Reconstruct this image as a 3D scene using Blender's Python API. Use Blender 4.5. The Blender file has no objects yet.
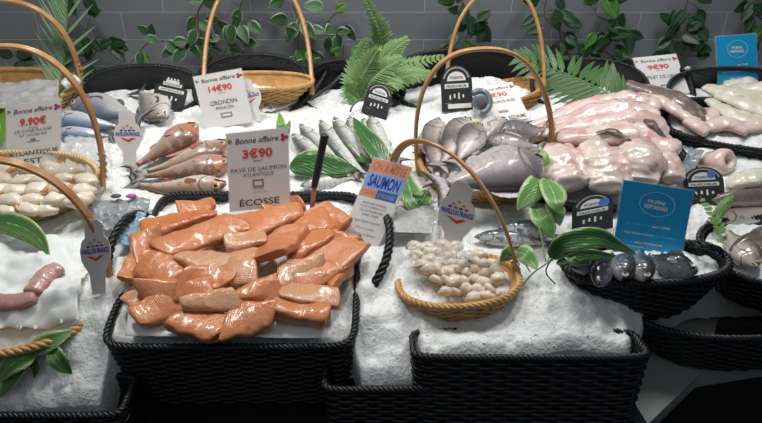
import bpy, math, random
import numpy as np
from mathutils import Vector, Matrix, noise

random.seed(7)
RNG = np.random.RandomState(11)
SC = bpy.context.scene
COL = SC.collection
PI = math.pi

# ------------------------------------------------------------------ camera
F = 600.0
CAM = np.array([0.0, 0.0, 1.60])
PITCH = math.radians(30)
FW = np.array([0, math.cos(PITCH), -math.sin(PITCH)])
UP = np.array([0, math.sin(PITCH), math.cos(PITCH)])
RT = np.array([1.0, 0, 0])
cd = bpy.data.cameras.new('camera'); cam = bpy.data.objects.new('camera', cd); COL.objects.link(cam)
cam.location = CAM; cam.rotation_euler = (PI / 2 - PITCH, 0, 0)
cd.sensor_width = 36; cd.lens = 36 * F / 762.0; cd.clip_start = 0.02
SC.camera = cam

def ray(px, py):
    return FW + RT * ((px - 381) / F) + UP * ((211.5 - py) / F)
def at_y(px, py, Y):
    d = ray(px, py); return CAM + d * (Y / d[1])
def depth(p):
    return float(np.dot(np.asarray(p) - CAM, FW))
def mpp(p):
    return depth(p) / F

# ------------------------------------------------------------------ noise
def _hash(ix, iy, s):
    n = (ix * 374761393 + iy * 668265263 + s * 1274126177) & 0x7fffffff
    n = ((n ^ (n >> 13)) * 1274126177) & 0x7fffffff
    return ((n ^ (n >> 16)) & 0xffff) / 65535.0
def vnoise(x, y, s=0):
    xi = np.floor(x).astype(np.int64); yi = np.floor(y).astype(np.int64)
    fx = x - xi; fy = y - yi
    fx = fx * fx * (3 - 2 * fx); fy = fy * fy * (3 - 2 * fy)
    a = _hash(xi, yi, s); b = _hash(xi + 1, yi, s); c = _hash(xi, yi + 1, s); d = _hash(xi + 1, yi + 1, s)
    return (a + (b - a) * fx) * (1 - fy) + (c + (d - c) * fx) * fy - 0.5

# ------------------------------------------------------------------ ice bed height
SLOPE = 0.16
YW = 2.14
def plane(y): return 0.83 + SLOPE * (y - 1.07)
def on_plane(px, py, h=0.0):
    d = ray(px, py)
    t = (0.83 + h - SLOPE * 1.07 - CAM[2]) / (d[2] - SLOPE * d[1])
    return CAM + d * t
EDGE_PX = [(-170, 408, -.105), (0, 407, -.105), (98, 402, -.10), (112, 346, -.03), (352, 346, -.03), (362, 383, -.075),
           (412, 381, -.075), (424, 357, -.02), (530, 352, -.02), (630, 347, -.02), (642, 338, -.04), (650, 300, -.05), (700, 285, -.05), (900, 280, -.05)]
_E = [(on_plane(a, b, h), h) for a, b, h in EDGE_PX]
EX = np.array([e[0][0] for e in _E]); EY = np.array([e[0][1] for e in _E]); EH = np.array([e[1] for e in _E])
o_ = np.argsort(EX); EX, EY, EH = EX[o_], EY[o_], EH[o_]
BUMPS = []
def bump_px(px, py, h, r): 
    p = on_plane(px, py); BUMPS.append((p[0], p[1], h, r))
for b in [(395, 325, .022, .07), (462, 322, -.006, .035), (106, 318, .026, .028), (112, 292, .028, .028), (118, 268, .022, .026), (364, 316, .026, .028), (364, 292, .028, .028), (366, 270, .02, .026), (470, 342, .012, .05), (560, 318, .03, .09), (470, 345, .012, .06), (55, 350, .02, .08), (350, 120, .03, .12), (240, 115, .02, .1), (480, 95, .05, .14),
          (590, 110, .04, .12), (560, 285, .01, .07), (120, 130, .015, .1), (70, 310, .01, .06), (395, 275, .012, .04), (345, 300, .0, .04)]:
    bump_px(*b)
def H(x, y, fine=False):
    x = np.asarray(x, float); y = np.asarray(y, float)
    z = plane(y)
    yf = np.interp(x, EX, EY); zf = np.interp(x, EX, EH)
    w = 0.17
    t = np.clip((y - yf) / w, -.2, 1); t = t * t * (3 - 2 * t) * (t > 0)
    z = z + zf * (1 - t)
    for bx, by, h, r in BUMPS:
        z = z + h * np.exp(-((x - bx) ** 2 + (y - by) ** 2) / (r * r))
    z = z + .016 * vnoise(x * 9, y * 9, 1) + .009 * vnoise(x * 22, y * 22, 2)
    q = np.clip((y - 1.90) / .08, 0, 1); z = z - .10 * q * q * (3 - 2 * q)
    if fine:
        z = z + .007 * vnoise(x * 55, y * 55, 3) + .0025 * vnoise(x * 130, y * 130, 4)
    return z
_T = np.linspace(.6, 3.2, 2200)
def on_ice(px, py, h=0.0):
    d = ray(px, py); P = CAM[None] + d[None] * _T[:, None]
    g = P[:, 2] - (H(P[:, 0], P[:, 1]) + h)
    k = np.where(g <= 0)[0]
    return P[k[0]] if len(k) else P[-1]
NRM = np.array([0, -SLOPE, 1.0]); NRM /= np.linalg.norm(NRM)

# ------------------------------------------------------------------ materials
MATS = {}
def mat(name, color, rough=.5, metal=0, spec=.5, sss=0, coat=0, bump=0, bscale=60, var=None, vscale=20, alpha=1, trans=0, emis=None):
    if name in MATS: return MATS[name]
    m = bpy.data.materials.new(name); m.use_nodes = True; MATS[name] = m
    nt = m.node_tree; b = nt.nodes['Principled BSDF']
    b.inputs['Base Color'].default_value = (*color, 1)
    b.inputs['Roughness'].default_value = rough; b.inputs['Metallic'].default_value = metal
    b.inputs['Specular IOR Level'].default_value = spec
    b.inputs['Subsurface Weight'].default_value = sss; b.inputs['Subsurface Scale'].default_value = .01
    b.inputs['Coat Weight'].default_value = coat; b.inputs['Coat Roughness'].default_value = .15
    b.inputs['Transmission Weight'].default_value = trans; b.inputs['Alpha'].default_value = alpha
    tc = nt.nodes.new('ShaderNodeTexCoord')
    if var:
        n = nt.nodes.new('ShaderNodeTexNoise'); n.inputs['Scale'].default_value = vscale; n.inputs['Detail'].default_value = 4
        nt.links.new(tc.outputs['Object'], n.inputs['Vector'])
        r = nt.nodes.new('ShaderNodeValToRGB'); r.color_ramp.elements[0].position = .35; r.color_ramp.elements[1].position = .65
        r.color_ramp.elements[0].color = (*color, 1); r.color_ramp.elements[1].color = (*var, 1)
        nt.links.new(n.outputs['Fac'], r.inputs['Fac']); nt.links.new(r.outputs['Color'], b.inputs['Base Color'])
    if bump:
        n = nt.nodes.new('ShaderNodeTexNoise'); n.inputs['Scale'].default_value = bscale; n.inputs['Detail'].default_value = 3
        nt.links.new(tc.outputs['Object'], n.inputs['Vector'])
        bp = nt.nodes.new('ShaderNodeBump'); bp.inputs['Strength'].default_value = bump; bp.inputs['Distance'].default_value = .004
        nt.links.new(n.outputs['Fac'], bp.inputs['Height']); nt.links.new(bp.outputs['Normal'], b.inputs['Normal'])
    return m

def uvramp_mat(name, stops, axis='V', rough=.3, metal=0, noise_amt=.1, nscale=60, sss=0, coat=0, bump=0, wave=None, spots=None, usteps=None, stretch=(1, 1, 1), nb=None, gill=None):
    """colour ramp across a UV axis, perturbed by noise; wave=(scale,color,amount) lines; spots=(scale,color,threshold)"""
    if name in MATS: return MATS[name]
    m = bpy.data.materials.new(name); m.use_nodes = True; MATS[name] = m
    nt = m.node_tree; N = nt.nodes; L = nt.links; b = N['Principled BSDF']
    b.inputs['Roughness'].default_value = rough; b.inputs['Metallic'].default_value = metal
    b.inputs['Subsurface Weight'].default_value = sss; b.inputs['Subsurface Scale'].default_value = .01
    b.inputs['Coat Weight'].default_value = coat; b.inputs['Coat Roughness'].default_value = .12
    uv = N.new('ShaderNodeUVMap'); sep = N.new('ShaderNodeSeparateXYZ'); L.new(uv.outputs['UV'], sep.inputs['Vector'])
    tc = N.new('ShaderNodeTexCoord')
    mp = N.new('ShaderNodeMapping'); mp.inputs['Scale'].default_value = stretch; L.new(uv.outputs['UV'], mp.inputs['Vector'])
    n = N.new('ShaderNodeTexNoise'); n.inputs['Scale'].default_value = nscale; n.inputs['Detail'].default_value = 4
    L.new(tc.outputs['Object'], n.inputs['Vector'])
    ma = N.new('ShaderNodeMath'); ma.operation = 'MULTIPLY_ADD'; ma.inputs[1].default_value = noise_amt * 2
    L.new(n.outputs['Fac'], ma.inputs[0])
    sb = N.new('ShaderNodeMath'); sb.operation = 'SUBTRACT'; sb.inputs[1].default_value = noise_amt
    L.new(sep.outputs['X' if axis == 'U' else 'Y'], sb.inputs[0]); L.new(sb.outputs[0], ma.inputs[2])
    r = N.new('ShaderNodeValToRGB'); cr = r.color_ramp
    while len(cr.elements) < len(stops): cr.elements.new(.5)
    for e, (p, c) in zip(cr.elements, stops): e.position = p; e.color = (*c, 1)
    L.new(ma.outputs[0], r.inputs['Fac']); out = r.outputs['Color']
    def mix(fac, color, out):
        x = N.new('ShaderNodeMix'); x.data_type = 'RGBA'; L.new(fac, x.inputs['Factor']); L.new(out, x.inputs['A']); x.inputs['B'].default_value = (*color, 1)
        return x.outputs['Result']
    if usteps:      # (position, width, colour, amount): tint where U < position
        for pos, wdt, colr, amt in usteps:
            mr = N.new('ShaderNodeMapRange'); mr.inputs['From Min'].default_value = pos - wdt; mr.inputs['From Max'].default_value = pos + wdt
            mr.inputs['To Min'].default_value = amt; mr.inputs['To Max'].default_value = 0; L.new(sep.outputs['X'], mr.inputs['Value'])
            out = mix(mr.outputs['Result'], colr, out)
    if gill:
        ab = N.new('ShaderNodeMath'); ab.operation = 'SUBTRACT'; L.new(sep.outputs['X'], ab.inputs[0])
        vv = N.new('ShaderNodeMath'); vv.operation = 'MULTIPLY_ADD'; vv.inputs[1].default_value = -.10; vv.inputs[2].default_value = .285   # slanting, curved edge
        ds = N.new('ShaderNodeMath'); ds.operation = 'SUBTRACT'; ds.inputs[1].default_value = .5; L.new(sep.outputs['Y'], ds.inputs[0])
        dq = N.new('ShaderNodeMath'); dq.operation = 'MULTIPLY'; L.new(ds.outputs[0], dq.inputs[0]); L.new(ds.outputs[0], dq.inputs[1])
        dm = N.new('ShaderNodeMath'); dm.operation = 'MULTIPLY_ADD'; dm.inputs[1].default_value = -.45; dm.inputs[2].default_value = .262; L.new(dq.outputs[0], dm.inputs[0]); L.new(dm.outputs[0], ab.inputs[1])
        a2 = N.new('ShaderNodeMath'); a2.operation = 'ABSOLUTE'; L.new(ab.outputs[0], a2.inputs[0])
        mr = N.new('ShaderNodeMapRange'); mr.inputs['From Min'].default_value = .004; mr.inputs['From Max'].default_value = .013; mr.inputs['To Min'].default_value = gill[1]; mr.inputs['To Max'].default_value = 0; L.new(a2.outputs[0], mr.inputs['Value'])
        out = mix(mr.outputs['Result'], gill[0], out)
    if wave:
        w = N.new('ShaderNodeTexWave'); w.inputs['Scale'].default_value = wave[0]; w.inputs['Distortion'].default_value = wave[3] if len(wave) > 3 else 3
        w.inputs['Detail'].default_value = 2; w.inputs['Detail Scale'].default_value = 1.2; L.new(mp.outputs['Vector'], w.inputs['Vector'])
        rr = N.new('ShaderNodeMapRange'); rr.inputs['From Min'].default_value = .6; rr.inputs['From Max'].default_value = 1; rr.inputs['To Max'].default_value = wave[2]
        L.new(w.outputs['Fac'], rr.inputs['Value']); out = mix(rr.outputs['Result'], wave[1], out)
    if spots:
        n2 = N.new('ShaderNodeTexNoise'); n2.inputs['Scale'].default_value = spots[0]; n2.inputs['Detail'].default_value = 2; L.new(tc.outputs['Object'], n2.inputs['Vector'])
        rr = N.new('ShaderNodeMapRange'); rr.inputs['From Min'].default_value = spots[2]; rr.inputs['From Max'].default_value = spots[2] + .06; rr.inputs['To Max'].default_value = spots[3] if len(spots) > 3 else .8
        L.new(n2.outputs['Fac'], rr.inputs['Value']); out = mix(rr.outputs['Result'], spots[1], out)
    L.new(out, b.inputs['Base Color'])
    if nb:      # (strength, noise scale, line strength)
        v = N.new('ShaderNodeTexNoise'); v.inputs['Scale'].default_value = nb[1]; v.inputs['Detail'].default_value = 4; L.new(tc.outputs['Object'], v.inputs['Vector'])
        bp = N.new('ShaderNodeBump'); bp.inputs['Strength'].default_value = nb[0]; bp.inputs['Distance'].default_value = .004; L.new(v.outputs['Fac'], bp.inputs['Height'])
        if wave:
            b2 = N.new('ShaderNodeBump'); b2.inputs['Strength'].default_value = nb[2]; b2.inputs['Distance'].default_value = .0015; b2.invert = True
            L.new(w.outputs['Fac'], b2.inputs['Height']); L.new(bp.outputs['Normal'], b2.inputs['Normal']); bp = b2
        L.new(bp.outputs['Normal'], b.inputs['Normal'])
    if bump:
        v = N.new('ShaderNodeTexVoronoi'); v.inputs['Scale'].default_value = bump[1]; L.new(tc.outputs['Object'], v.inputs['Vector'])
        bp = N.new('ShaderNodeBump'); bp.inputs['Strength'].default_value = bump[0]; bp.inputs['Distance'].default_value = .002
        L.new(v.outputs['Distance'], bp.inputs['Height']); L.new(bp.outputs['Normal'], b.inputs['Normal'])
    return m

M_ICE = mat('crushed ice', (.86, .88, .86), rough=.4, spec=.5, sss=.3, bump=.75, bscale=130, var=(.80, .83, .82), vscale=70)
[setattr(x.inputs['Detail'], 'default_value', 7) for x in M_ICE.node_tree.nodes if x.type == 'TEX_NOISE']
M_ICE.node_tree.nodes['Principled BSDF'].inputs['Subsurface Radius'].default_value = (1, 1, 1)
M_BLACKW = mat('black wicker', (.010, .011, .014), rough=.38, spec=.42, bump=.2, bscale=200)
M_GOLDW = mat('honey wicker', (.50, .27, .085), rough=.45, var=(.66, .40, .15), vscale=40, coat=.15)
M_PALEW = mat('pale wicker', (.62, .42, .20), rough=.45, var=(.78, .58, .30), vscale=40, coat=.15)
M_RUSTW = mat('rust wicker', (.42, .20, .05), rough=.5, var=(.58, .30, .09), vscale=50)
M_CANE = mat('bent cane', (.43, .215, .075), rough=.35, var=(.56, .31, .13), vscale=25, coat=.3)
M_TILE_PAPER = mat('white greaseproof paper', (.90, .91, .88), rough=.5, bump=.5, bscale=30, sss=.1)
M_CARD = mat('white card', (.84, .82, .80), rough=.5)
M_ACRYL = mat('clear acrylic', (.93, .95, .95), rough=.08, alpha=.22, spec=.6)
M_RED = mat('red print', (.72, .08, .05), rough=.5)
M_INK = mat('dark grey print', (.06, .06, .065), rough=.5)
M_GREY = mat('grey print', (.28, .27, .30), rough=.5)
M_PLUM = mat('plum print', (.48, .03, .14), rough=.5)
M_GREENP = mat('green print', (.12, .35, .10), rough=.5)
M_BLUEP = mat('blue print', (.02, .05, .42), rough=.5)
M_BOARD = mat('blackboard card', (.022, .023, .026), rough=.4, var=(.045, .046, .05), vscale=200)
M_CHALK = mat('white print', (.80, .80, .78), rough=.5)
M_CYAN = mat('bright blue card', (.010, .36, .70), rough=.35)
M_PEACH = mat('peach print band', (.80, .36, .25), rough=.5)
M_LBLUE = mat('light blue print band', (.30, .46, .80), rough=.5)
M_NAVY = mat('navy print band', (.06, .12, .40), rough=.5)
M_SHARE = mat('smoky grey plastic', (.16, .19, .21), rough=.2, spec=.6)
M_KNIFE = mat('black knife grip', (.02, .02, .022), rough=.4)
M_STEEL = mat('brushed steel', (.6, .61, .63), rough=.25, metal=1)
M_EYEW = mat('fish eye ring', (.55, .50, .38), rough=.1, spec=.8)
M_EYEG = mat('golden fish eye', (.60, .48, .14), rough=.1, spec=.8)
M_PUPIL = mat('fish pupil', (.008, .008, .01), rough=.05, spec=.9)
M_PLASTIC = mat('clear film', (.92, .94, .95), rough=.12, alpha=.25, spec=.7, bump=.5, bscale=50)
M_STEM = mat('green stem', (.14, .26, .06), rough=.45)
M_TWIG = mat('brown twig', (.16, .10, .05), rough=.6)

# ------------------------------------------------------------------ mesh helpers
ORG = {}
def mk(name, V, Fc, m, parent=None, origin=None, smooth=True, uv=None, mats=None, fm=None):
    V = np.asarray(V, float)
    me = bpy.data.meshes.new(name)
    if parent is not None: o_ = ORG[parent.name]
    else: o_ = np.array(origin if origin is not None else V.mean(0), float)
    me.from_pydata((V - o_).tolist(), [], Fc if isinstance(Fc, list) else Fc.tolist())
    if mats:
        for x in mats: me.materials.append(x)
        me.polygons.foreach_set('material_index', fm)
    else: me.materials.append(m)
    if smooth: me.polygons.foreach_set('use_smooth', [True] * len(me.polygons))
    if uv is not None:
        l = me.uv_layers.new(name='UVMap'); vi = np.zeros(len(me.loops), int); me.loops.foreach_get('vertex_index', vi)
        l.data.foreach_set('uv', np.asarray(uv, float)[vi].ravel())
    me.update()
    ob = bpy.data.objects.new(name, me); COL.objects.link(ob)
    if parent is not None: ob.parent = parent
    else: ob.location = o_
    ORG[ob.name] = o_
    return ob
def empty(name, loc):
    ob = bpy.data.objects.new(name, None); COL.objects.link(ob); ob.location = loc; ob.empty_display_size = .03
    ORG[ob.name] = np.array(loc, float); return ob
LABELS = set()
def tag(ob, label, cat, group=None, kind=None):
    if cat: ob['category'] = cat
    if label: ob['label'] = label
    if group: ob['group'] = group
    if kind: ob['kind'] = kind
    return ob
class MB:
    def __init__(s): s.V = []; s.F = []; s.n = 0; s.U = []
    def add(s, V, Fc, U=None):
        V = np.asarray(V, float); Fc = Fc if isinstance(Fc, list) else np.asarray(Fc).tolist()
        s.F += [[i + s.n for i in f] for f in Fc]; s.V.append(V); s.n += len(V)
        s.U.append(np.zeros((len(V), 2)) if U is None else np.asarray(U, float))
        return s
    def build(s, name, m, parent=None, origin=None, smooth=True):
        return mk(name, np.vstack(s.V), s.F, m, parent, origin, smooth, uv=np.vstack(s.U))
def frames(P, ref=None):
    P = np.asarray(P, float); n = len(P)
    T = np.gradient(P, axis=0); T /= np.linalg.norm(T, axis=1)[:, None] + 1e-12
    r = np.array(ref if ref is not None else ([0, 0, 1.0] if abs(T[0][2]) < .9 else [1.0, 0, 0]))
    A = np.zeros_like(P); B = np.zeros_like(P)
    a = r - T[0] * np.dot(r, T[0]); a /= np.linalg.norm(a)
    for i in range(n):
        a = a - T[i] * np.dot(a, T[i]); a /= np.linalg.norm(a) + 1e-12
        A[i] = a; B[i] = np.cross(T[i], a)
    return T, A, B
def tube(P, R, sides=6, closed=False, cap=True, ref=None, flat=1.0):
    P = np.asarray(P, float); n = len(P)
    R = np.broadcast_to(np.asarray(R, float), (n,))
    if closed:
        T = np.roll(P, -1, 0) - np.roll(P, 1, 0); T /= np.linalg.norm(T, axis=1)[:, None]
        A = np.tile(np.array([0, 0, 1.0]), (n, 1)); A -= T * (A * T).sum(1)[:, None]; A /= np.linalg.norm(A, axis=1)[:, None]; B = np.cross(T, A)
    else: T, A, B = frames(P, ref)
    an = np.arange(sides) * 2 * PI / sides
    V = P[:, None] + R[:, None, None] * (np.cos(an)[None, :, None] * A[:, None] * flat + np.sin(an)[None, :, None] * B[:, None])
    V = V.reshape(-1, 3)
    i = np.arange(n if closed else n - 1)[:, None]; j = np.arange(sides)[None]
    i2 = (i + 1) % n; j2 = (j + 1) % sides
    Fq = np.stack([i * sides + j, i * sides + j2 + 0 * i, i2 * sides + j2, i2 * sides + j + 0 * i], -1).reshape(-1, 4).tolist()
    if cap and not closed:
        Fq.append(list(range(sides))[::-1]); Fq.append([(n - 1) * sides + k for k in range(sides)])
    U = np.stack([np.repeat(np.linspace(0, 1, n), sides), np.tile(np.arange(sides) / sides, n)], -1)
    return V, Fq, U
def box(c, s, R=None):
    c = np.array(c, float); s = np.array(s, float) / 2
    V = np.array([[x, y, z] for x in (-1, 1) for y in (-1, 1) for z in (-1, 1)], float) * s
    if R is not None: V = V @ np.asarray(R).T
    return V + c, [[0, 1, 3, 2], [4, 6, 7, 5], [0, 4, 5, 1], [2, 3, 7, 6], [0, 2, 6, 4], [1, 5, 7, 3]]
_ICO = {}
def ico(k):
    if k not in _ICO:
        import bmesh
        bm = bmesh.new(); bmesh.ops.create_icosphere(bm, subdivisions=k, radius=1)
        _ICO[k] = (np.array([v.co[:] for v in bm.verts]), [[v.index for v in f.verts] for f in bm.faces]); bm.free()
    return _ICO[k]
def catmull(P, n=24):
    P = [np.array(p, float) for p in P]
    if len(P) == 2: return np.array([P[0] + (P[1] - P[0]) * t for t in np.linspace(0, 1, n)])
    Q = [2 * P[0] - P[1]] + P + [2 * P[-1] - P[-2]]; out = []
    for s in np.linspace(0, len(P) - 1 - 1e-6, n):
        i = int(s); t = s - i; a, b, c, d = Q[i:i + 4]
        out.append(.5 * (2 * b + (c - a) * t + (2 * a - 5 * b + 4 * c - d) * t * t + (3 * b - a - 3 * c + d) * t ** 3))
    return np.array(out)
def unit(v): v = np.asarray(v, float); return v / (np.linalg.norm(v) + 1e-12)
ORD = ['first', 'second', 'third', 'fourth', 'fifth', 'sixth', 'seventh', 'eighth', 'ninth', 'tenth', 'eleventh', 'twelfth']

# ------------------------------------------------------------------ the setting
def build_wall():
    w = 6.0; V, Fc = box((0, YW + .06, 1.2), (w, .12, 2.6))
    o = mk('wall_back', V, Fc, None, origin=(0, YW, 0), smooth=False); tag(o, None, None, kind='structure')
    m = bpy.data.materials.new('grey wall tiles'); m.use_nodes = True; nt = m.node_tree; N = nt.nodes; L = nt.links; b = N['Principled BSDF']
    tc = N.new('ShaderNodeTexCoord'); mp = N.new('ShaderNodeMapping'); mp.inputs['Rotation'].default_value = (PI / 2, 0, 0)
    mp.inputs['Location'].default_value = (.08, 0, 0)
    sp = N.new('ShaderNodeSeparateXYZ'); L.new(tc.outputs['Object'], sp.inputs['Vector'])
    cb = N.new('ShaderNodeCombineXYZ'); L.new(sp.outputs['X'], cb.inputs['X']); 
    ad = N.new('ShaderNodeMath'); ad.operation = 'ADD'; ad.inputs[1].default_value = -.0265; L.new(sp.outputs['Z'], ad.inputs[0]); L.new(ad.outputs[0], cb.inputs['Y'])
    br = N.new('ShaderNodeTexBrick'); L.new(cb.outputs['Vector'], br.inputs['Vector'])
    br.inputs['Scale'].default_value = 1; br.inputs['Brick Width'].default_value = .30; br.inputs['Row Height'].default_value = .0945
    br.inputs['Mortar Size'].default_value = .0014; br.inputs['Mortar Smooth'].default_value = .3
    br.inputs['Color1'].default_value = (.19, .212, .228, 1); br.inputs['Color2'].default_value = (.21, .232, .248, 1); br.inputs['Mortar'].default_value = (.40, .43, .445, 1)
    L.new(br.outputs['Color'], b.inputs['Base Color']); b.inputs['Roughness'].default_value = .32
    bp = N.new('ShaderNodeBump'); bp.inputs['Strength'].default_value = .4; bp.inputs['Distance'].default_value = .002; bp.invert = True
    L.new(br.outputs['Fac'], bp.inputs['Height']); L.new(bp.outputs['Normal'], b.inputs['Normal'])
    o.data.materials.clear(); o.data.materials.append(m)
    V, Fc = box((0, .9, -.05), (8, 8, .1))
    f = mk('floor', V, Fc, mat('dark shop floor', (.03, .03, .032), rough=.6, bump=.1), origin=(0, .9, 0), smooth=False); tag(f, None, None, kind='structure')
build_wall()

def build_counter():
    root = empty('display_counter', (0, 1.4, 0)); tag(root, 'pale sloping counter carrying the whole fish display, dark front', 'counter')
    hh = -.17
    pts = [(-300, 350), (600, 350), (648, 424), (700, 374), (762, 364), (1100, 350)]
    W = [on_plane(a, b, hh) for a, b in pts]
    W = [np.array(w) for w in W]; W.append(np.array([2.2, YW - .005, plane(YW) + hh])); W.append(np.array([-2.2, YW - .005, plane(YW) + hh]))
    n = len(W); V = W + [w - np.array([0, 0, .04]) for w in W]
    Fc = [list(range(n)), list(range(2 * n - 1, n - 1, -1))] + [[i + n, (i + 1) % n + n, (i + 1) % n, i] for i in range(n)]
    mk('worktop', V, Fc, mat('off-white worktop', (.24, .25, .24), rough=.5), root, smooth=False)
    V2 = []; ins = []
    for w in W[:-2]: ins.append(np.array([w[0], w[1] + .06, w[2] - .04]))
    top = ins + [W[-2] - [0, 0, .04], W[-1] - [0, 0, .04]]
    bot = [np.array([w[0], w[1], .0]) for w in top]; n = len(top)
    mk('base_panel', top + bot, [[i + n, (i + 1) % n + n, (i + 1) % n, i] for i in range(n)] + [list(range(n)), list(range(2 * n - 1, n - 1, -1))], mat('black base panel', (.006, .006, .007), rough=.7), root, smooth=False)
build_counter()

def build_ice():
    nx, ny = 880, 420
    xs = np.linspace(-1.75, 1.75, nx)
    tt = np.linspace(0, 1, ny) ** 1.25
    X = np.repeat(xs[:, None], ny, 1); yf = np.interp(xs, EX, EY)[:, None]
    Y = yf + (YW - .01 - yf) * tt[None]
    Z = H(X, Y, True)
    dd = (Y - yf); Z -= .02 * np.clip(1 - dd / .02, 0, 1) ** 2
    V = np.stack([X, Y, Z], -1).reshape(-1, 3)
    i = np.arange(nx - 1)[:, None]; j = np.arange(ny - 1)[None]; a = i * ny + j
    Fq = np.stack([a, a + ny, a + ny + 1, a + 1], -1).reshape(-1, 4).tolist()
    # front skirt
    sk = V.reshape(nx, ny, 3)[:, 0].copy(); sk[:, 2] -= .09; sk[:, 1] += .01; base = len(V); V = np.vstack([V, sk])
    Fq += [[k * ny, base + k, base + k + 1, (k + 1) * ny] for k in range(nx - 1)]
    mb = MB().add(V, Fq)
    # loose chips
    n = 2500
    cx = RNG.uniform(-1.1, 1.3, n); u = RNG.uniform(0, 1, n) ** 1.3
    yf = np.interp(cx, EX, EY); cy = yf + .004 + (2.15 - yf) * u
    s = RNG.uniform(.0012, .0028, n) * (1 + .4 * (u > .3))
    cz = H(cx, cy, True) + s * .3 - .02 * np.clip(1 - (cy - yf) / .02, 0, 1) ** 2
    OV = np.array([[1, 0, 0], [-1, 0, 0], [0, 1, 0], [0, -1, 0], [0, 0, 1], [0, 0, -1]], float)
    OF = np.array([[0, 2, 4], [2, 1, 4], [1, 3, 4], [3, 0, 4], [2, 0, 5], [1, 2, 5], [3, 1, 5], [0, 3, 5]])
    an = RNG.uniform(0, 2 * PI, (n, 3)); c_, s_ = np.cos(an), np.sin(an)
    jit = RNG.uniform(.5, 1.25, (n, 6, 3)); P = OV[None] * jit * s[:, None, None]
    x, y, z = P[..., 0].copy(), P[..., 1].copy(), P[..., 2].copy()
    x, y = x * c_[:, :1] - y * s_[:, :1], x * s_[:, :1] + y * c_[:, :1]; y, z = y * c_[:, 1:2] - z * s_[:, 1:2], y * s_[:, 1:2] + z * c_[:, 1:2]
    P = np.stack([x, y, z], -1) + np.stack([cx, cy, cz], -1)[:, None]
    mb.add(P.reshape(-1, 3), (OF[None] + 6 * np.arange(n)[:, None, None]).reshape(-1, 3))
    o = mb.build('crushed_ice', M_ICE, origin=(0, 1.3, .8), smooth=False)
    sm = np.zeros(len(o.data.polygons), bool); sm[:len(Fq)] = True; o.data.polygons.foreach_set('use_smooth', sm)
    tag(o, 'bed of white crushed ice under the whole fish display', 'ice', kind='stuff')
build_ice()

def ice_fill(cx, cy, z, a, b, mound, label, tilt=SLOPE, n=2.6, rot=0):
    K, A_ = 46, 110; th = np.linspace(0, 2 * PI, A_, endpoint=False)
    c, s = np.cos(th), np.sin(th); ex = np.sign(c) * np.abs(c) ** (2 / n) * a; ey = np.sign(s) * np.abs(s) ** (2 / n) * b
    ca, sa = math.cos(rot), math.sin(rot); ex, ey = ex * ca - ey * sa, ex * sa + ey * ca
    V = []; Fc = []
    for k in range(K):
        r = (k + .5) / K; x = cx + ex * r; y = cy + ey * r
        zz = z + tilt * (y - cy) + mound * (1 - r ** 2) + .008 * vnoise(x * 40, y * 40, 8) + .008 * vnoise(x * 110, y * 110, 9) + .004 * vnoise(x * 250, y * 250, 10)
        V.append(np.stack([x, y, zz], -1))
    V = np.vstack(V)
    for k in range(K - 1):
        for j in range(A_): Fc.append([k * A_ + j, (k + 1) * A_ + j, (k + 1) * A_ + (j + 1) % A_, k * A_ + (j + 1) % A_])
    Fc.append(list(range(A_)))
    o = mk('basket_ice', V, Fc, M_ICE, origin=(cx, cy, z)); tag(o, label, 'ice', kind='stuff'); return o

# ------------------------------------------------------------------ wicker baskets
def arch(A, B, C, m=2.3, n=60):
    A, B, C = map(lambda p: np.array(p, float), (A, B, C)); M = (A + B) / 2; h = (B - A) / 2; up = C - M
    t = np.linspace(0, PI, n); c, s = np.cos(t), np.sin(t)
    return M - (np.sign(c) * np.abs(c) ** (2 / m))[:, None] * h + (np.abs(s) ** (2 / m))[:, None] * up
def cane_handle(P, r, root, m=None, strands=3, name='handle', wraps=True):
    T, A, B = frames(P); mb = MB()
    m = m or M_CANE
    if strands == 1: mb.add(*tube(P, r, 10))
    else:
        for k in range(strands):
            off = (k - (strands - 1) / 2) * r * 1.15
            N_ = np.cross(T, A); N_ = A if abs(A[len(P) // 2][1]) > abs(B[len(P) // 2][1]) else B
            mb.add(*tube(P + N_ * off + (.12 * r * (k % 2)) * T, r * .78, 8))
        if wraps:
            for q0, q1 in ((1, 7), (len(P) - 8, len(P) - 2)):
                Q = P[q0:q1]; n = 60; s = np.linspace(0, len(Q) - 1.001, n); i = s.astype(int); f = (s - i)[:, None]
                QQ = Q[i] * (1 - f) + Q[i + 1] * f; Ta, Aa, Ba = frames(QQ); ph = s * 5
                mb.add(*tube(QQ + 1.5 * r * (np.cos(ph)[:, None] * Aa + np.sin(ph)[:, None] * Ba), r * .3, 5, ref=None))
    o = mb.build(name, m, root); return o
def rope(P, r, strands=3, pitch=.03, closed=False, sides=6):
    P = np.asarray(P); d = np.linalg.norm(np.diff(P, axis=0), axis=1); s = np.concatenate([[0], np.cumsum(d)])
    mb = MB(); Lt = s[-1] + (np.linalg.norm(P[0] - P[-1]) if closed else 0)
    if closed:
        T = np.roll(P, -1, 0) - np.roll(P, 1, 0); T /= np.linalg.norm(T, axis=1)[:, None]
        A = np.tile(np.array([0, 0, 1.0]), (len(P), 1)); A -= T * (A * T).sum(1)[:, None]; A /= np.linalg.norm(A, axis=1)[:, None]; B = np.cross(T, A)
    else: T, A, B = frames(P)
    turns = max(1, round(Lt / pitch)); ph = s / Lt * turns * 2 * PI
    for k in range(strands):
        a = ph + k * 2 * PI / strands
        mb.add(*tube(P + r * .62 * (np.cos(a)[:, None] * A + np.sin(a)[:, None] * B), r * .6, sides, closed=closed))
    return mb
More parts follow.
